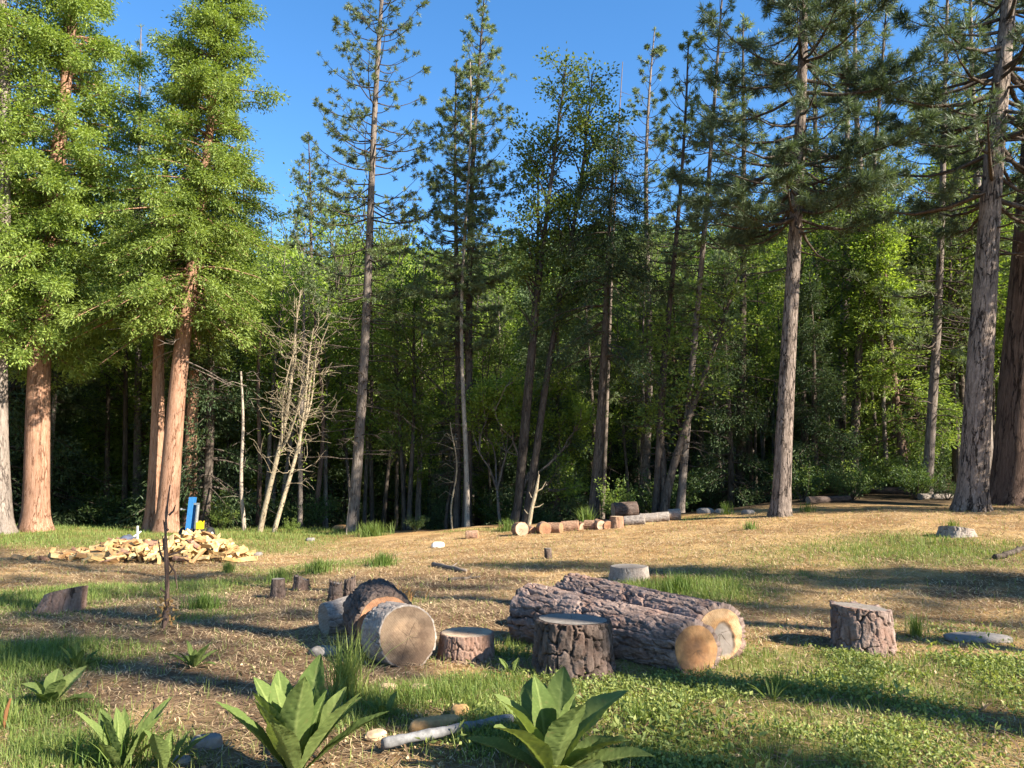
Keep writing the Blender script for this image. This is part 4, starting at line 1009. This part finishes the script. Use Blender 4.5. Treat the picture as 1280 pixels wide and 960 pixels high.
for n in range(292):
    u = rg.random()
    if u < .5: x, y = pc.x + .7 + rg.normal(0, .55), pc.y + rg.normal(0, .5)
    elif u < .92: x, y = pc.x - .85 + rg.normal(0, .65), pc.y + rg.normal(0, .42)
    else: x, y = pc.x + rg.uniform(-2.1, 1.9), pc.y + rg.normal(-.2, .5)
    sidx = int(rg.choice(9, p=np.array([1.6, 1.6, .6] * 3) / 11.4)) if x > pc.x else int(rg.choice(9, p=np.array([1.1, .7, 1.3] * 3) / 9.3))
    o = bil[sidx] if n == 0 or sidx not in used else bil[sidx].copy()
    if sidx in used: COL.objects.link(o)
    used.add(sidx)
    hz = heap_h(x, y) * rg.uniform(.72, 1.0)
    o.location = (x, y, float(G(x, y)) + .03 + hz); o.rotation_euler = (rg.uniform(0, 6.28), rg.normal(0, .35), rg.uniform(0, 6.28)); tag(o, *FW)
for b_, o in enumerate(bil):
    if b_ not in used: bpy.data.objects.remove(o)
# a thing in the heap: folded dark tarp
def tarp():
    n = 26; u, v = np.meshgrid(np.linspace(-1, 1, n), np.linspace(-1, 1, n)); p = at(164, 690)
    z = .34 * np.exp(-(u ** 2 + v ** 2) * .9) + .09 * fbm(u * 2.2, v * 2.2, o=3, seed=77); P = np.stack([u * .38, v * .3, z + .06], -1)
    i = np.arange(n - 1)[:, None] * n; j = np.arange(n - 1)[None]; F = np.stack([i + j, i + j + 1, i + n + j + 1, i + n + j], -1).reshape(-1, 4)
    m = MB(); m.add(P, F); m.add(P - [0, 0, .01], F[:, ::-1])
    o = m.build('tarp', m_plain('tarp_cloth', (.10, .11, .15), .45, 0, .6, 9), smooth=True, loc=p + Vector((0, -.25, 0))); tag(o, 'crumpled dark tarp half buried in the firewood heap', 'tarp')
tarp()
p = at(172, 683); m = MB(); tube(m, [(0, 0, -.1), (-.03, 0, .52)], [.03, .026], 6, cap=True); tube(m, [(-.12, 0, .24), (.06, .02, .38)], [.025, .02], 6, cap=True)
o = m.build('marker_stake', MAT['white'], loc=p); tag(o, 'small white stake with a crosspiece in the grass left of the splitter', 'stake')

# ------------------------------------------------------------------ saplings, sticks, stones
def sapling():
    p = at(204, 786); tm = MB(); h = 1.45; s = np.linspace(0, 1, 22); rg = np.random.default_rng(4)
    P = np.stack([.02 * np.sin(s * 6), .02 * np.cos(s * 5), s * h - .05], -1); r = (.03 - .022 * s) * (1 + .28 * rg.normal(0, 1, 22).clip(-1, 1)); tube(tm, P, r, 9)
    for (z, a, l, up) in [(.62, 2.9, .10, .24), (.66, .2, .12, -.28), (.70, 3.3, .05, .2), (.5, .3, .07, .12), (.95, 2.8, .06, .1), (1.1, .1, .06, .1), (.35, 3.2, .05, .05), (.7, .1, .18, .1)]:
        tube(tm, [(0, 0, z), (math.cos(a) * l * .7, math.sin(a) * l * .3, z + up * .4), (math.cos(a) * l, math.sin(a) * l * .4, z + up)], [.011, .009, .004], 6)
    root = empty('dead_sapling', p); tm.build('trunk', MAT['bark_brown'], root, smooth=True)
    cm = MB(); leaves(cm, np.stack([rg.normal(0, .05, 14), rg.normal(0, .05, 14), rg.uniform(0, .25, 14)], -1), rg.normal(0, 1, (14, 3)) + [0, 0, .8], 5, .06, .06, .03, rng=rg); cm.build('dead_leaves', MAT['dry'], root)
    tag(root, 'thin dead sapling with stubby twigs standing in front of the firewood heap', 'sapling')
sapling()

def stick(a, b, r, label, mat='twig', name='fallen_stick', n=14, seed=1, fork=True):
    a, b = Vector(a), Vector(b); rg = np.random.default_rng(seed); s = np.linspace(0, 1, n); m_ = (a + b) / 2
    X = a.x + (b.x - a.x) * s + rg.normal(0, .015, n); Y = a.y + (b.y - a.y) * s + rg.normal(0, .015, n); Z = G(X, Y) + r * .8
    P = np.stack([X, Y, Z], -1) - np.array([m_.x, m_.y, float(G(m_.x, m_.y))]); m = MB(); tube(m, P, np.linspace(r, r * .6, n) * (1 + .12 * rg.normal(0, 1, n)), 9, cap=True)
    if fork: tube(m, [P[n // 2], P[n // 2] + np.array([.1, .14, .06])], [r * .5, r * .2], 5, cap=True)
    o = m.build(name, MAT[mat], smooth=True, loc=(m_.x, m_.y, float(G(m_.x, m_.y)))); tag(o, label, 'stick'); return o
stick(at(540, 708), at(583, 716), .045, 'short grey stick lying on the ground behind the cut rounds', seed=3, n=8)
stick(at(1245, 700), at(1292, 684), .05, 'dark crooked branch lying at the right edge of the clearing', 'bark_dark', seed=4)
stick(at(560, 727), at(600, 723), .03, 'thin dark stick in the shadow band behind the cut rounds', 'bark_dark', seed=6)
stick(at(432, 640) if False else base(434, 25.4), base(436, 25.5), .02, 'bit of pale branch at the foot of the sparse pine', seed=7, fork=False) if False else None
mb = MB(); tube(mb, [(0, 0, 0), (.02, 0, .5), (.08, 0, 1.15)], [.018, .016, .010], 7, cap=True); o = mb.build('leaning_pole', MAT['bark_pale'], loc=base(433, 24.6)); tag(o, 'pale bare pole stuck in the grass beside the sparse pine', 'pole')
mb = MB(); rg = np.random.default_rng(3)
tube(mb, [(0, 0, 0), (.08, 0, .5), (.22, 0, 1.05), (.30, 0, 1.5)], [.06, .055, .05, .02], 8)
for (z, dx, dz) in [(.55, .32, .12), (.8, -.15, .2), (1.0, .3, .3), (.35, -.2, .15), (1.2, .05, .4)]: tube(mb, [(.2 * z, 0, z), (.2 * z + dx * .6, 0, z + dz * .3), (.2 * z + dx, 0, z + dz)], [.02, .014, .006], 5)
o = mb.build('broken_snag', MAT['moss'], loc=base(661, 22.4)); tag(o, 'short broken snag with pale side twigs behind the log row', 'dead tree')

# the grey weathered pole at the bottom of the picture
a, b = at(478, 944), at(640, 912)
m_ = (a + b) / 2; n = 24; s = np.linspace(0, 1, n); X = a.x + (b.x - a.x) * s; Y = a.y + (b.y - a.y) * s; P = np.stack([X, Y, G(X, Y) + .055 + .006 * np.sin(s * 7)], -1) - np.array(m_)
mb = MB(); tube(mb, P, .028 * (1 + .10 * np.sin(s * 23) + .06 * np.sin(s * 61)), 12, cap=True); o = mb.build('weathered_pole', m_plain('weathered_pole', (.21, .20, .195), .8, 0, .55, 22), smooth=True, loc=m_); tag(o, 'pale grey weathered pole lying beside the mullein at the bottom of the photo', 'pole')

def stone(px, py, sx, sy, sz, mat, label, cat='stone', name='stone', seed=1, rz=0., lo=.3, chunk=3.):
    import bmesh
    bm = bmesh.new(); bmesh.ops.create_icosphere(bm, subdivisions=4, radius=1); me = bpy.data.meshes.new(name)
    V = np.array([v.co[:] for v in bm.verts]); k = 1 + .22 * fbm(V[:, 0] * 1.3, V[:, 1] * 1.3, V[:, 2] * 1.3, 3, seed) + .04 * fbm(V[:, 0] * chunk * 3, V[:, 1] * chunk * 3, V[:, 2] * chunk * 3, 3, seed)
    for v, kk in zip(bm.verts, k):
        c = v.co * kk; v.co = (math.copysign(abs(c.x) ** .8, c.x) * sx, math.copysign(abs(c.y) ** .8, c.y) * sy, math.copysign(min(abs(c.z), .85) ** .8, c.z) * sz)
    bm.to_mesh(me); bm.free(); me.materials.append(mat); me.polygons.foreach_set('use_smooth', np.full(len(me.polygons), True))
    o = bpy.data.objects.new(name, me); COL.objects.link(o); p = at(px, py); o.location = (p.x, p.y, p.z + sz * lo); o.rotation_euler = (0, 0, rz); tag(o, label, cat); return o
MAT['rock'] = m_plain('grey_rock', (.25, .22, .195), .85, 0, .45, 14, .2)
MAT['white_rock'] = m_plain('white_rock', (.78, .74, .68), .7, 0, .15, 10, .2)
MAT['rotwood'] = m_plain('rotten_wood', (.52, .30, .13), .9, 0, .45, 18, .1)
MAT['leaf_dead'] = m_plain('dead_leaf_slab', (.55, .38, .23), .85, 0, .4, 16, .1)
stone(547, 684, .15, .12, .10, MAT['white_rock'], 'small bright white stone on the open ground left of the log row', seed=2)
stone(1222, 800, .30, .14, .045, MAT['rock'], 'flat grey stone sunk in the weeds at the right edge', seed=3, rz=.1)
stone(258, 935, .085, .06, .05, MAT['rock'], 'grey stone between the left mullein and the grass clump', seed=4, rz=.4)
stone(225, 956, .05, .05, .03, MAT['rock'], 'little pale stone at the bottom left among grass', seed=5)
stone(405, 818, .12, .09, .05, MAT['rock'], 'pinkish flat stone under the peeled grey log piece', seed=6)
stone(485, 862, .07, .05, .03, MAT['leaf_dead'], 'pale flat chip of wood on the ground in front of the cut round', 'wood chip', 'wood_chip', seed=7)
stone(525, 862, .07, .06, .03, MAT['leaf_dead'], 'reddish flat wood chip right below the cut round', 'wood chip', 'wood_chip', seed=8)
stone(545, 910, .17, .06, .05, MAT['rotwood'], 'orange brown lump of rotten wood behind the weathered pole', 'rotten wood', 'rotten_wood', seed=9, rz=.35)
stone(575, 895, .06, .045, .05, MAT['rotwood'], 'small upper lump of orange rotten wood beside the big one', 'rotten wood', 'rotten_wood', seed=10, rz=.8)
stone(470, 922, .06, .05, .03, MAT['leaf_dead'], 'tan curled bark flake at the left tip of the weathered pole', 'bark flake', 'bark_flake', seed=11, rz=.8)
for (px, py, s_, lab) in [(388, 676, .12, 'dark lump of rock on the grass strip behind the small stumps'), (322, 694, .10, 'dark clod at the right foot of the firewood heap'), (882, 641, .2, 'rounded grey stone right of the log row end'), (902, 641, .16, 'low stone second to the right of the log row end'), (935, 642, .15, 'small stone at the foot of the straight plated pine'), (425, 662, .22, 'low reddish mound at the foot of the sparse pine')]:
    stone(px, py, s_ * 1.2, s_, s_ * .6, MAT['rock'] if 'reddish' not in lab else MAT['rotwood'], lab, seed=int(px), rz=px)

# ------------------------------------------------------------------ plants of the foreground
def mullein(px, py, n, L, Wd, label, seed, open_=1., loc=None, mat='mullein', name='mullein_plant'):
    r = np.random.default_rng(seed); p = at(px, py) if loc is None else loc; mb = MB(); nu, nv = 64, 13
    for i in range(n):
        f = i / max(1, n - 1); az = i * 2.39996 + r.normal(0, .2); l = L * (1.05 - .35 * abs(f - .45)) * r.uniform(.8, 1.12); w = Wd * (l / L) * r.uniform(.85, 1.15)
        el0 = R(82 - 62 * (1 - f) * open_ + r.normal(0, 5)); curl = r.uniform(.25, .75) * open_ * (1.1 - .5 * f)
        u = np.linspace(0, 1, nu); ang = el0 - curl * u ** 1.6 * 1.3
        dx = np.cumsum(np.cos(ang)) / nu * l; dz = np.cumsum(np.sin(ang)) / nu * l
        dx -= dx[0]; dz -= dz[0]
        wid = w * .5 * (np.sin(np.pi * np.clip(u, 0, 1) ** 1.25) ** .85 * .95 + .13 * (1 - u)) * (u < 1); wid = wid * (1 + .06 * fbm(u * 14 + i * 5, 0 * u, seed=seed)); wid[-1] = .001
        v = np.linspace(-1, 1, nv); Uu, Vv = np.meshgrid(u, v, indexing='ij')
        fold = .24 * np.abs(Vv) * wid[:, None] * 1.3
        wave = .05 * np.sin(Uu * 19 + seed + i) * Vv ** 2 * wid[:, None] + -.05 * np.abs(np.sin(Uu * 30 - np.abs(Vv) * 5)) ** .5 * wid[:, None] * (1 - .4 * np.abs(Vv)) + .0012 * r.normal(0, 1, Uu.shape) + .03 * wid[:, None] * fbm(Uu * 7 + i * 9, Vv * 2, seed=seed)
        nx, nz = -np.sin(ang)[:, None], np.cos(ang)[:, None]
        lx = dx[:, None] + nx * (fold + wave); lz = dz[:, None] + nz * (fold + wave); ly = Vv * wid[:, None] + .05 * l * np.sin(Uu * 2.5 + i) * .6
        ca, sa = math.cos(az), math.sin(az); r0 = .018
        P = np.stack([ca * (lx + r0) - sa * ly, sa * (lx + r0) + ca * ly, lz + .01], -1).reshape(-1, 3)
        a = np.arange(nu - 1)[:, None] * nv; b = np.arange(nv - 1)[None]; F = np.stack([a + b, a + nv + b, a + nv + b + 1, a + b + 1], -1).reshape(-1, 4)
        tint = np.clip(.30 + .18 * r.normal() + .75 * np.exp(-(Vv / .07) ** 2) + .45 * np.clip(1 - np.abs(np.sin(Uu * 30 - np.abs(Vv) * 5)) * 3.5, 0, 1) * (1 - .5 * np.abs(Vv)), 0, 1)
        mb.add(P, F, 0, tint=tint.ravel())
    o = mb.build(name, MAT[mat], smooth=True, loc=p); tag(o, label, 'plant'); return o
mullein(368, 974, 19, .55, .15, 'large broad leaved mullein left of the weathered pole', 1, .55)
mullein(690, 976, 15, .53, .185, 'large open mullein rosette at the bottom centre, right of the weathered pole', 5, .98)
mullein(62, 886, 9, .28, .12, 'small mullein rosette near the left edge', 7, .9)
mullein(242, 836, 11, .22, .06, 'small yellow green rosette alone on bare ground near the sapling foot', 9, .95)
mullein(150, 966, 10, .36, .08, 'narrow leaved mullein mixed with long grass at the bottom left', 11, .55)
mullein(95, 838, 8, .22, .06, 'pale little rosette in the grass above the left mullein', 12, .85)
mullein(205, 888 + 80, 6, .26, .07, 'thin mullein shoots just right of the narrow leaved one', 13, .6)
mullein(1100, 885, 6, .12, .02, 'tiny spiky rosette on bare soil below the lone right stump', 14, .9)
mullein(965, 880, 9, .2, .018, 'spiky grass like rosette in the weeds left of the bare soil', 15, .8)
mullein(480, 900, 5, .16, .05, 'single pale mullein shoot beside the big left mullein', 16, .8)
mullein(640, 846, 6, .14, .045, 'small shaded leafy sprout at the left foot of the dark stump', 17, .8)

def blades(mb, X, Y, h, w, lean, rng, tint, zoff=0., seg=3, rel=None):
    n = len(X); Z = G(X, Y) + zoff
    az = rng.uniform(0, 6.283, n); la = np.abs(rng.normal(0, 1, n)) * lean
    d = np.stack([np.cos(az), np.sin(az)], -1); sd_ = np.stack([-np.sin(az + rng.normal(0, .8, n)), np.cos(az)], -1)
    B = np.stack([X, Y, Z], -1)
    if rel is not None: B = B - rel
    out = []
    for q in range(seg + 1):
        u = q / seg; hor = la * h * u ** 1.7; ver = h * (u - .25 * np.minimum(la, 1.6) * u ** 2)
        C = B + np.concatenate([d * hor[:, None], ver[:, None]], -1)
        if q == seg: out.append(C[:, None])
        else:
            o_ = np.concatenate([sd_ * (w * .5 * (1 - .55 * u))[:, None], np.zeros((n, 1))], -1); out.append(np.stack([C - o_, C + o_], 1))
    V = np.concatenate(out, 1); k = V.shape[1]; b = np.arange(n)[:, None] * k
    Q = np.concatenate([b + np.array([[2 * q, 2 * q + 1, 2 * q + 3, 2 * q + 2]]) for q in range(seg - 1)]) if seg > 1 else np.zeros((0, 4), int)
    T = b + np.array([[2 * seg - 2, 2 * seg - 1, 2 * seg]])
    mb.add(V, [Q, T], 0, tint=np.repeat(tint, k))

def clump(px, py, n, h, spread, w, label, seed, lean=.5, tint=(.1, .6), cat='grass tuft', name='grass_tuft', mat='grass', loc=None):
    r = np.random.default_rng(seed); p = at(px, py) if loc is None else loc
    a = r.uniform(0, 6.283, n); q = np.minimum(np.abs(r.normal(0, .5, n)), 1.05) * spread
    mb = MB(); blades(mb, p.x + q * np.cos(a), p.y + q * np.sin(a), h * r.uniform(.4, 1.1, n), np.full(n, w), lean, r, r.uniform(*tint, n), rel=np.array(p))
    o = mb.build(name, MAT[mat], loc=p); tag(o, label, cat); return o
clump(432, 874, 280, .46, .17, .0065, 'tall pale bunch grass in front of the peeled grey log piece', 1, .45, (.35, 1.), 'bunch grass')
clump(478, 708, 380, .30, .30, .010, 'dark green grass tuft on the shadow line behind the cut rounds', 2, .5, (0, .3))
clump(398, 716, 320, .30, .35, .010, 'bright green grass tuft behind the small row of stumps', 3, .5, (.1, .5))
clump(350, 728, 260, .26, .35, .010, 'bright green grass around the leftmost dark stump', 4, .5, (.1, .5))
clump(515, 657, 520, .5, .6, .012, 'fresh grass tuft at the forest edge right of the sparse pine', 5, .6, (.1, .5), loc=base(466, 23.6))
clump(734, 656, 200, .6, .22, .02, 'tall bright tuft sprouting out of the middle of the log row', 6, .45, (.1, .4), loc=at(733, 658))
clump(637, 664, 180, .4, .3, .014, 'small green tuft left of the first round of the log row', 7, .5, (.1, .4), loc=at(634, 664))
clump(1146, 796, 150, .24, .10, .006, 'tuft of long blades at the right foot of the lone right stump', 8, .35, (.15, .6))
clump(938, 662, 130, .22, .22, .012, 'little green tuft alone on the bright needle covered ground', 9, .5, (.1, .5))
clump(140, 958, 240, .30, .22, .007, 'long dark grass at the bottom left mixed with mullein', 10, .6, (0, .4))
clump(1190, 660, 120, .2, .2, .010, 'sparse grass hiding the foot of the low far right stump', 11, .5, (.1, .6))
clump(845, 742, 260, .30, .34, .008, 'shaded grass right of the weathered silver stump', 12, .4, (0, .4))
clump(255, 762, 480, .22, .26, .009, 'dark grass patch between dead sapling and leftmost small stump', 13, .5, (0, .35))
clump(285, 716, 260, .22, .11, .010, 'bright tuft at the right foot of the firewood heap', 14, .5, (.1, .5))
clump(1065, 645, 90, .3, .2, .012, 'few upright blades in the grass right of the straight plated pine', 15, .4, (.1, .5), loc=at(1010, 640))
clump(905, 640, 110, .4, .2, .014, 'blue green tuft at the foot of the straight plated pine', 16, .5, (0, .4), loc=at(908, 643))
clump(800, 905, 90, .16, .10, .006, 'few long blades in the ground cover right of the big mullein', 17, .5, (.1, .6))
clump(975, 868, 90, .18, .09, .006, 'thin upright blades in the weeds below the big cut ends', 18, .4, (.1, .6))
clump(487, 752, 260, .2, .42, .012, 'rusty dry bush behind the dark barked log piece', 19, .7, (.1, .7), 'dry bush', 'dry_bush', 'dry')
# dry stalk
p = at(4, 912); mb = MB(); tube(mb, [(0, 0, -.02), (.01, 0, .10), (.03, 0, .17)], [.009, .012, .006], 8, cap=True); o = mb.build('seed_stalk', MAT['dry'], loc=p); tag(o, 'short dry brown seed stalk at the left edge near the bottom', 'stalk')
# small edge bushes
for (px, Y, sc, v, lab) in [(765, 23.6, .95, 1, 'bright fern like bush lit behind the middle of the log row'), (362, 25.0, .38, 1, 'small bright bush at the foot of the thinner mossy snag'), (520, 24.4, .4, 0, 'small bush of mixed greens at the edge right of the fresh tuft'), (275, 27, .7, 1, 'sunny bush behind the splitter')]:
    b = base(px, Y); o = dup(PROTO['shrub'][v]); o.location = b; o.scale = (sc,) * 3; o.name = 'shrub'; tag(o, lab, 'shrub'); del o['group']

# ------------------------------------------------------------------ grass, ground cover, needle litter (uncountable)
def scatter(n, dens, ymin, ymax, rng, p=1.):
    yy = ymin * (ymax / ymin) ** (rng.random(n) ** p); xx = rng.uniform(-.72, .72, n) * yy
    keep = rng.random(n) < dens(xx, yy)
    return xx[keep], yy[keep]
r = np.random.default_rng(123)
mb = MB()
x, y = scatter(560000, lambda a, b: np.clip(green_at(a, b) - .12, 0, 1) * .9 * ss(24.5, 22.5, np.where(a > -4, b, b - 4)), 3.2, 28, r)
cov = ss(-.6, .4, x - .05 * y) * ss(9, 6.5, y)                        # low clover, not blades, at the right front
k = r.random(len(x)) > .75 * cov; x, y = x[k], y[k]
tall = .035 + .085 * np.clip(green_at(x, y), 0, 1) ** 1.5 * (1 - .6 * ss(-.6, .4, x - .05 * y) * ss(9, 6.5, y))
blades(mb, x, y, tall * r.uniform(.4, 1.35, len(x)), np.clip(.0028 + .00042 * y, 0, .012), .7, r, np.clip(r.normal(.42, .26, len(x)), 0, 1), seg=2)
x, y = scatter(26000, lambda a, b: .5 + 0 * a, 3.2, 22, r)
blades(mb, x, y, r.uniform(.03, .13, len(x)), np.clip(.002 + .0004 * y, 0, .01), .9, r, np.clip(r.normal(.8, .2, len(x)), 0, 1), seg=2)
o = mb.build('grass', MAT['grass']); tag(o, 'short green and drying grass spread over the clearing', 'grass', kind='stuff')

mb = MB()
x, y = scatter(165000, lambda a, b: np.clip(green_at(a, b) * 1.2 - .1, 0, 1) * ss(-1.1, .3, a - .05 * b) * ss(10, 7, b) * ss(-.16, .24, fbm(a * 2.2, b * 2.2, o=4, seed=91) + .06), 3.2, 10, r)
n = len(x); z = G(x, y) + r.uniform(.008, .05, n) * np.clip(green_at(x, y) * 1.3, .3, 1)
leaves(mb, np.stack([x, y, z], -1), np.stack([r.normal(0, 1, n), r.normal(0, 1, n), np.full(n, .2)], -1), 2, .02, .026, .018, rng=r, flat=.6, droop=0)
x, y = scatter(15000, lambda a, b: np.clip(green_at(a, b) * 1.3, 0, 1) * ss(-1.1, .3, a - .05 * b) * ss(10, 7, b) * ss(-.05, .3, fbm(a * 1.7, b * 1.7, o=3, seed=97)), 3.2, 10, r)
n = len(x); leaves(mb, np.stack([x, y, G(x, y) + r.uniform(.02, .09, n)], -1), np.stack([r.normal(0, 1, n), r.normal(0, 1, n), np.full(n, .6)], -1), 3, .03, .05, .022, rng=r, flat=.7, droop=.1)
o = mb.build('ground_cover', MAT['cover']); tag(o, 'low small leaved ground cover around the stumps', 'ground cover', kind='stuff')

mb = MB()
x, y = scatter(190000, lambda a, b: (.28 + .72 * ss(4.5, 10, b)) * (1 - .55 * green_at(a, b)) * ss(22.5, 20, np.where(a > -4, b, b - 3)), 3.1, 22, r, .85)
n = len(x); a = r.uniform(0, 6.283, n); l = r.uniform(.03, .10, n) * (1 + .04 * y); w = np.clip(.0016 + .0005 * y, 0, .009); z = G(x, y) + r.uniform(.006, .022, n)
d = np.stack([np.cos(a) * l / 2, np.sin(a) * l / 2, r.normal(0, .12, n) * l], -1); sdv = np.stack([-np.sin(a) * w / 2, np.cos(a) * w / 2, 0 * a], -1); c = np.stack([x, y, z], -1)
bow = np.stack([-np.sin(a), np.cos(a), 0 * a], -1) * (r.normal(0, .08, n) * l)[:, None]
V = np.stack([c - d - sdv, c - d + sdv, c + bow + sdv, c + bow - sdv, c + d], 1); b = np.arange(n)[:, None] * 5
mb.add(V, [b + np.array([[0, 1, 2, 3]]), b + np.array([[3, 2, 4]])], 0, tint=np.repeat(np.clip(np.where(r.random(n) < .3, r.random(n) * .35, .35 + .6 * r.random(n)), 0, 1), 5))
x, y = scatter(9000, lambda a, b: .45 + 0 * a, 3.1, 21, r); n = len(x)                                  # twigs and cones' scales
a = r.uniform(0, 6.283, n); l = r.uniform(.08, .32, n); w = r.uniform(.005, .011, n) * (1 + .03 * y); z = G(x, y) + .018
d = np.stack([np.cos(a) * l / 2, np.sin(a) * l / 2, r.normal(0, .06, n) * l], -1); sdv = np.stack([-np.sin(a) * w / 2, np.cos(a) * w / 2, 0 * a], -1); c = np.stack([x, y, z], -1); bow = np.stack([-np.sin(a), np.cos(a), .3 + 0 * a], -1) * (r.normal(0, .06, n) * l)[:, None]
V = np.stack([c - d - sdv, c - d + sdv, c + bow + sdv, c + bow - sdv, c + d], 1); b = np.arange(n)[:, None] * 5
mb.add(V, [b + np.array([[0, 1, 2, 3]]), b + np.array([[3, 2, 4]])], 0, tint=np.repeat(r.random(n) * .25, 5))
x, y = scatter(9000, lambda a, b: (1 - .4 * green_at(a, b)), 3.1, 16, r); n = len(x)
leaves(mb, np.stack([x, y, G(x, y) + .012], -1), np.stack([r.normal(0, 1, n), r.normal(0, 1, n), 0 * x], -1), 1, .01, .03, .018, rng=r, flat=.45, droop=0)
o = mb.build('needle_litter', MAT['straw']); tag(o, 'straw coloured pine needles and leaf litter covering the clearing', 'needle litter', kind='stuff')
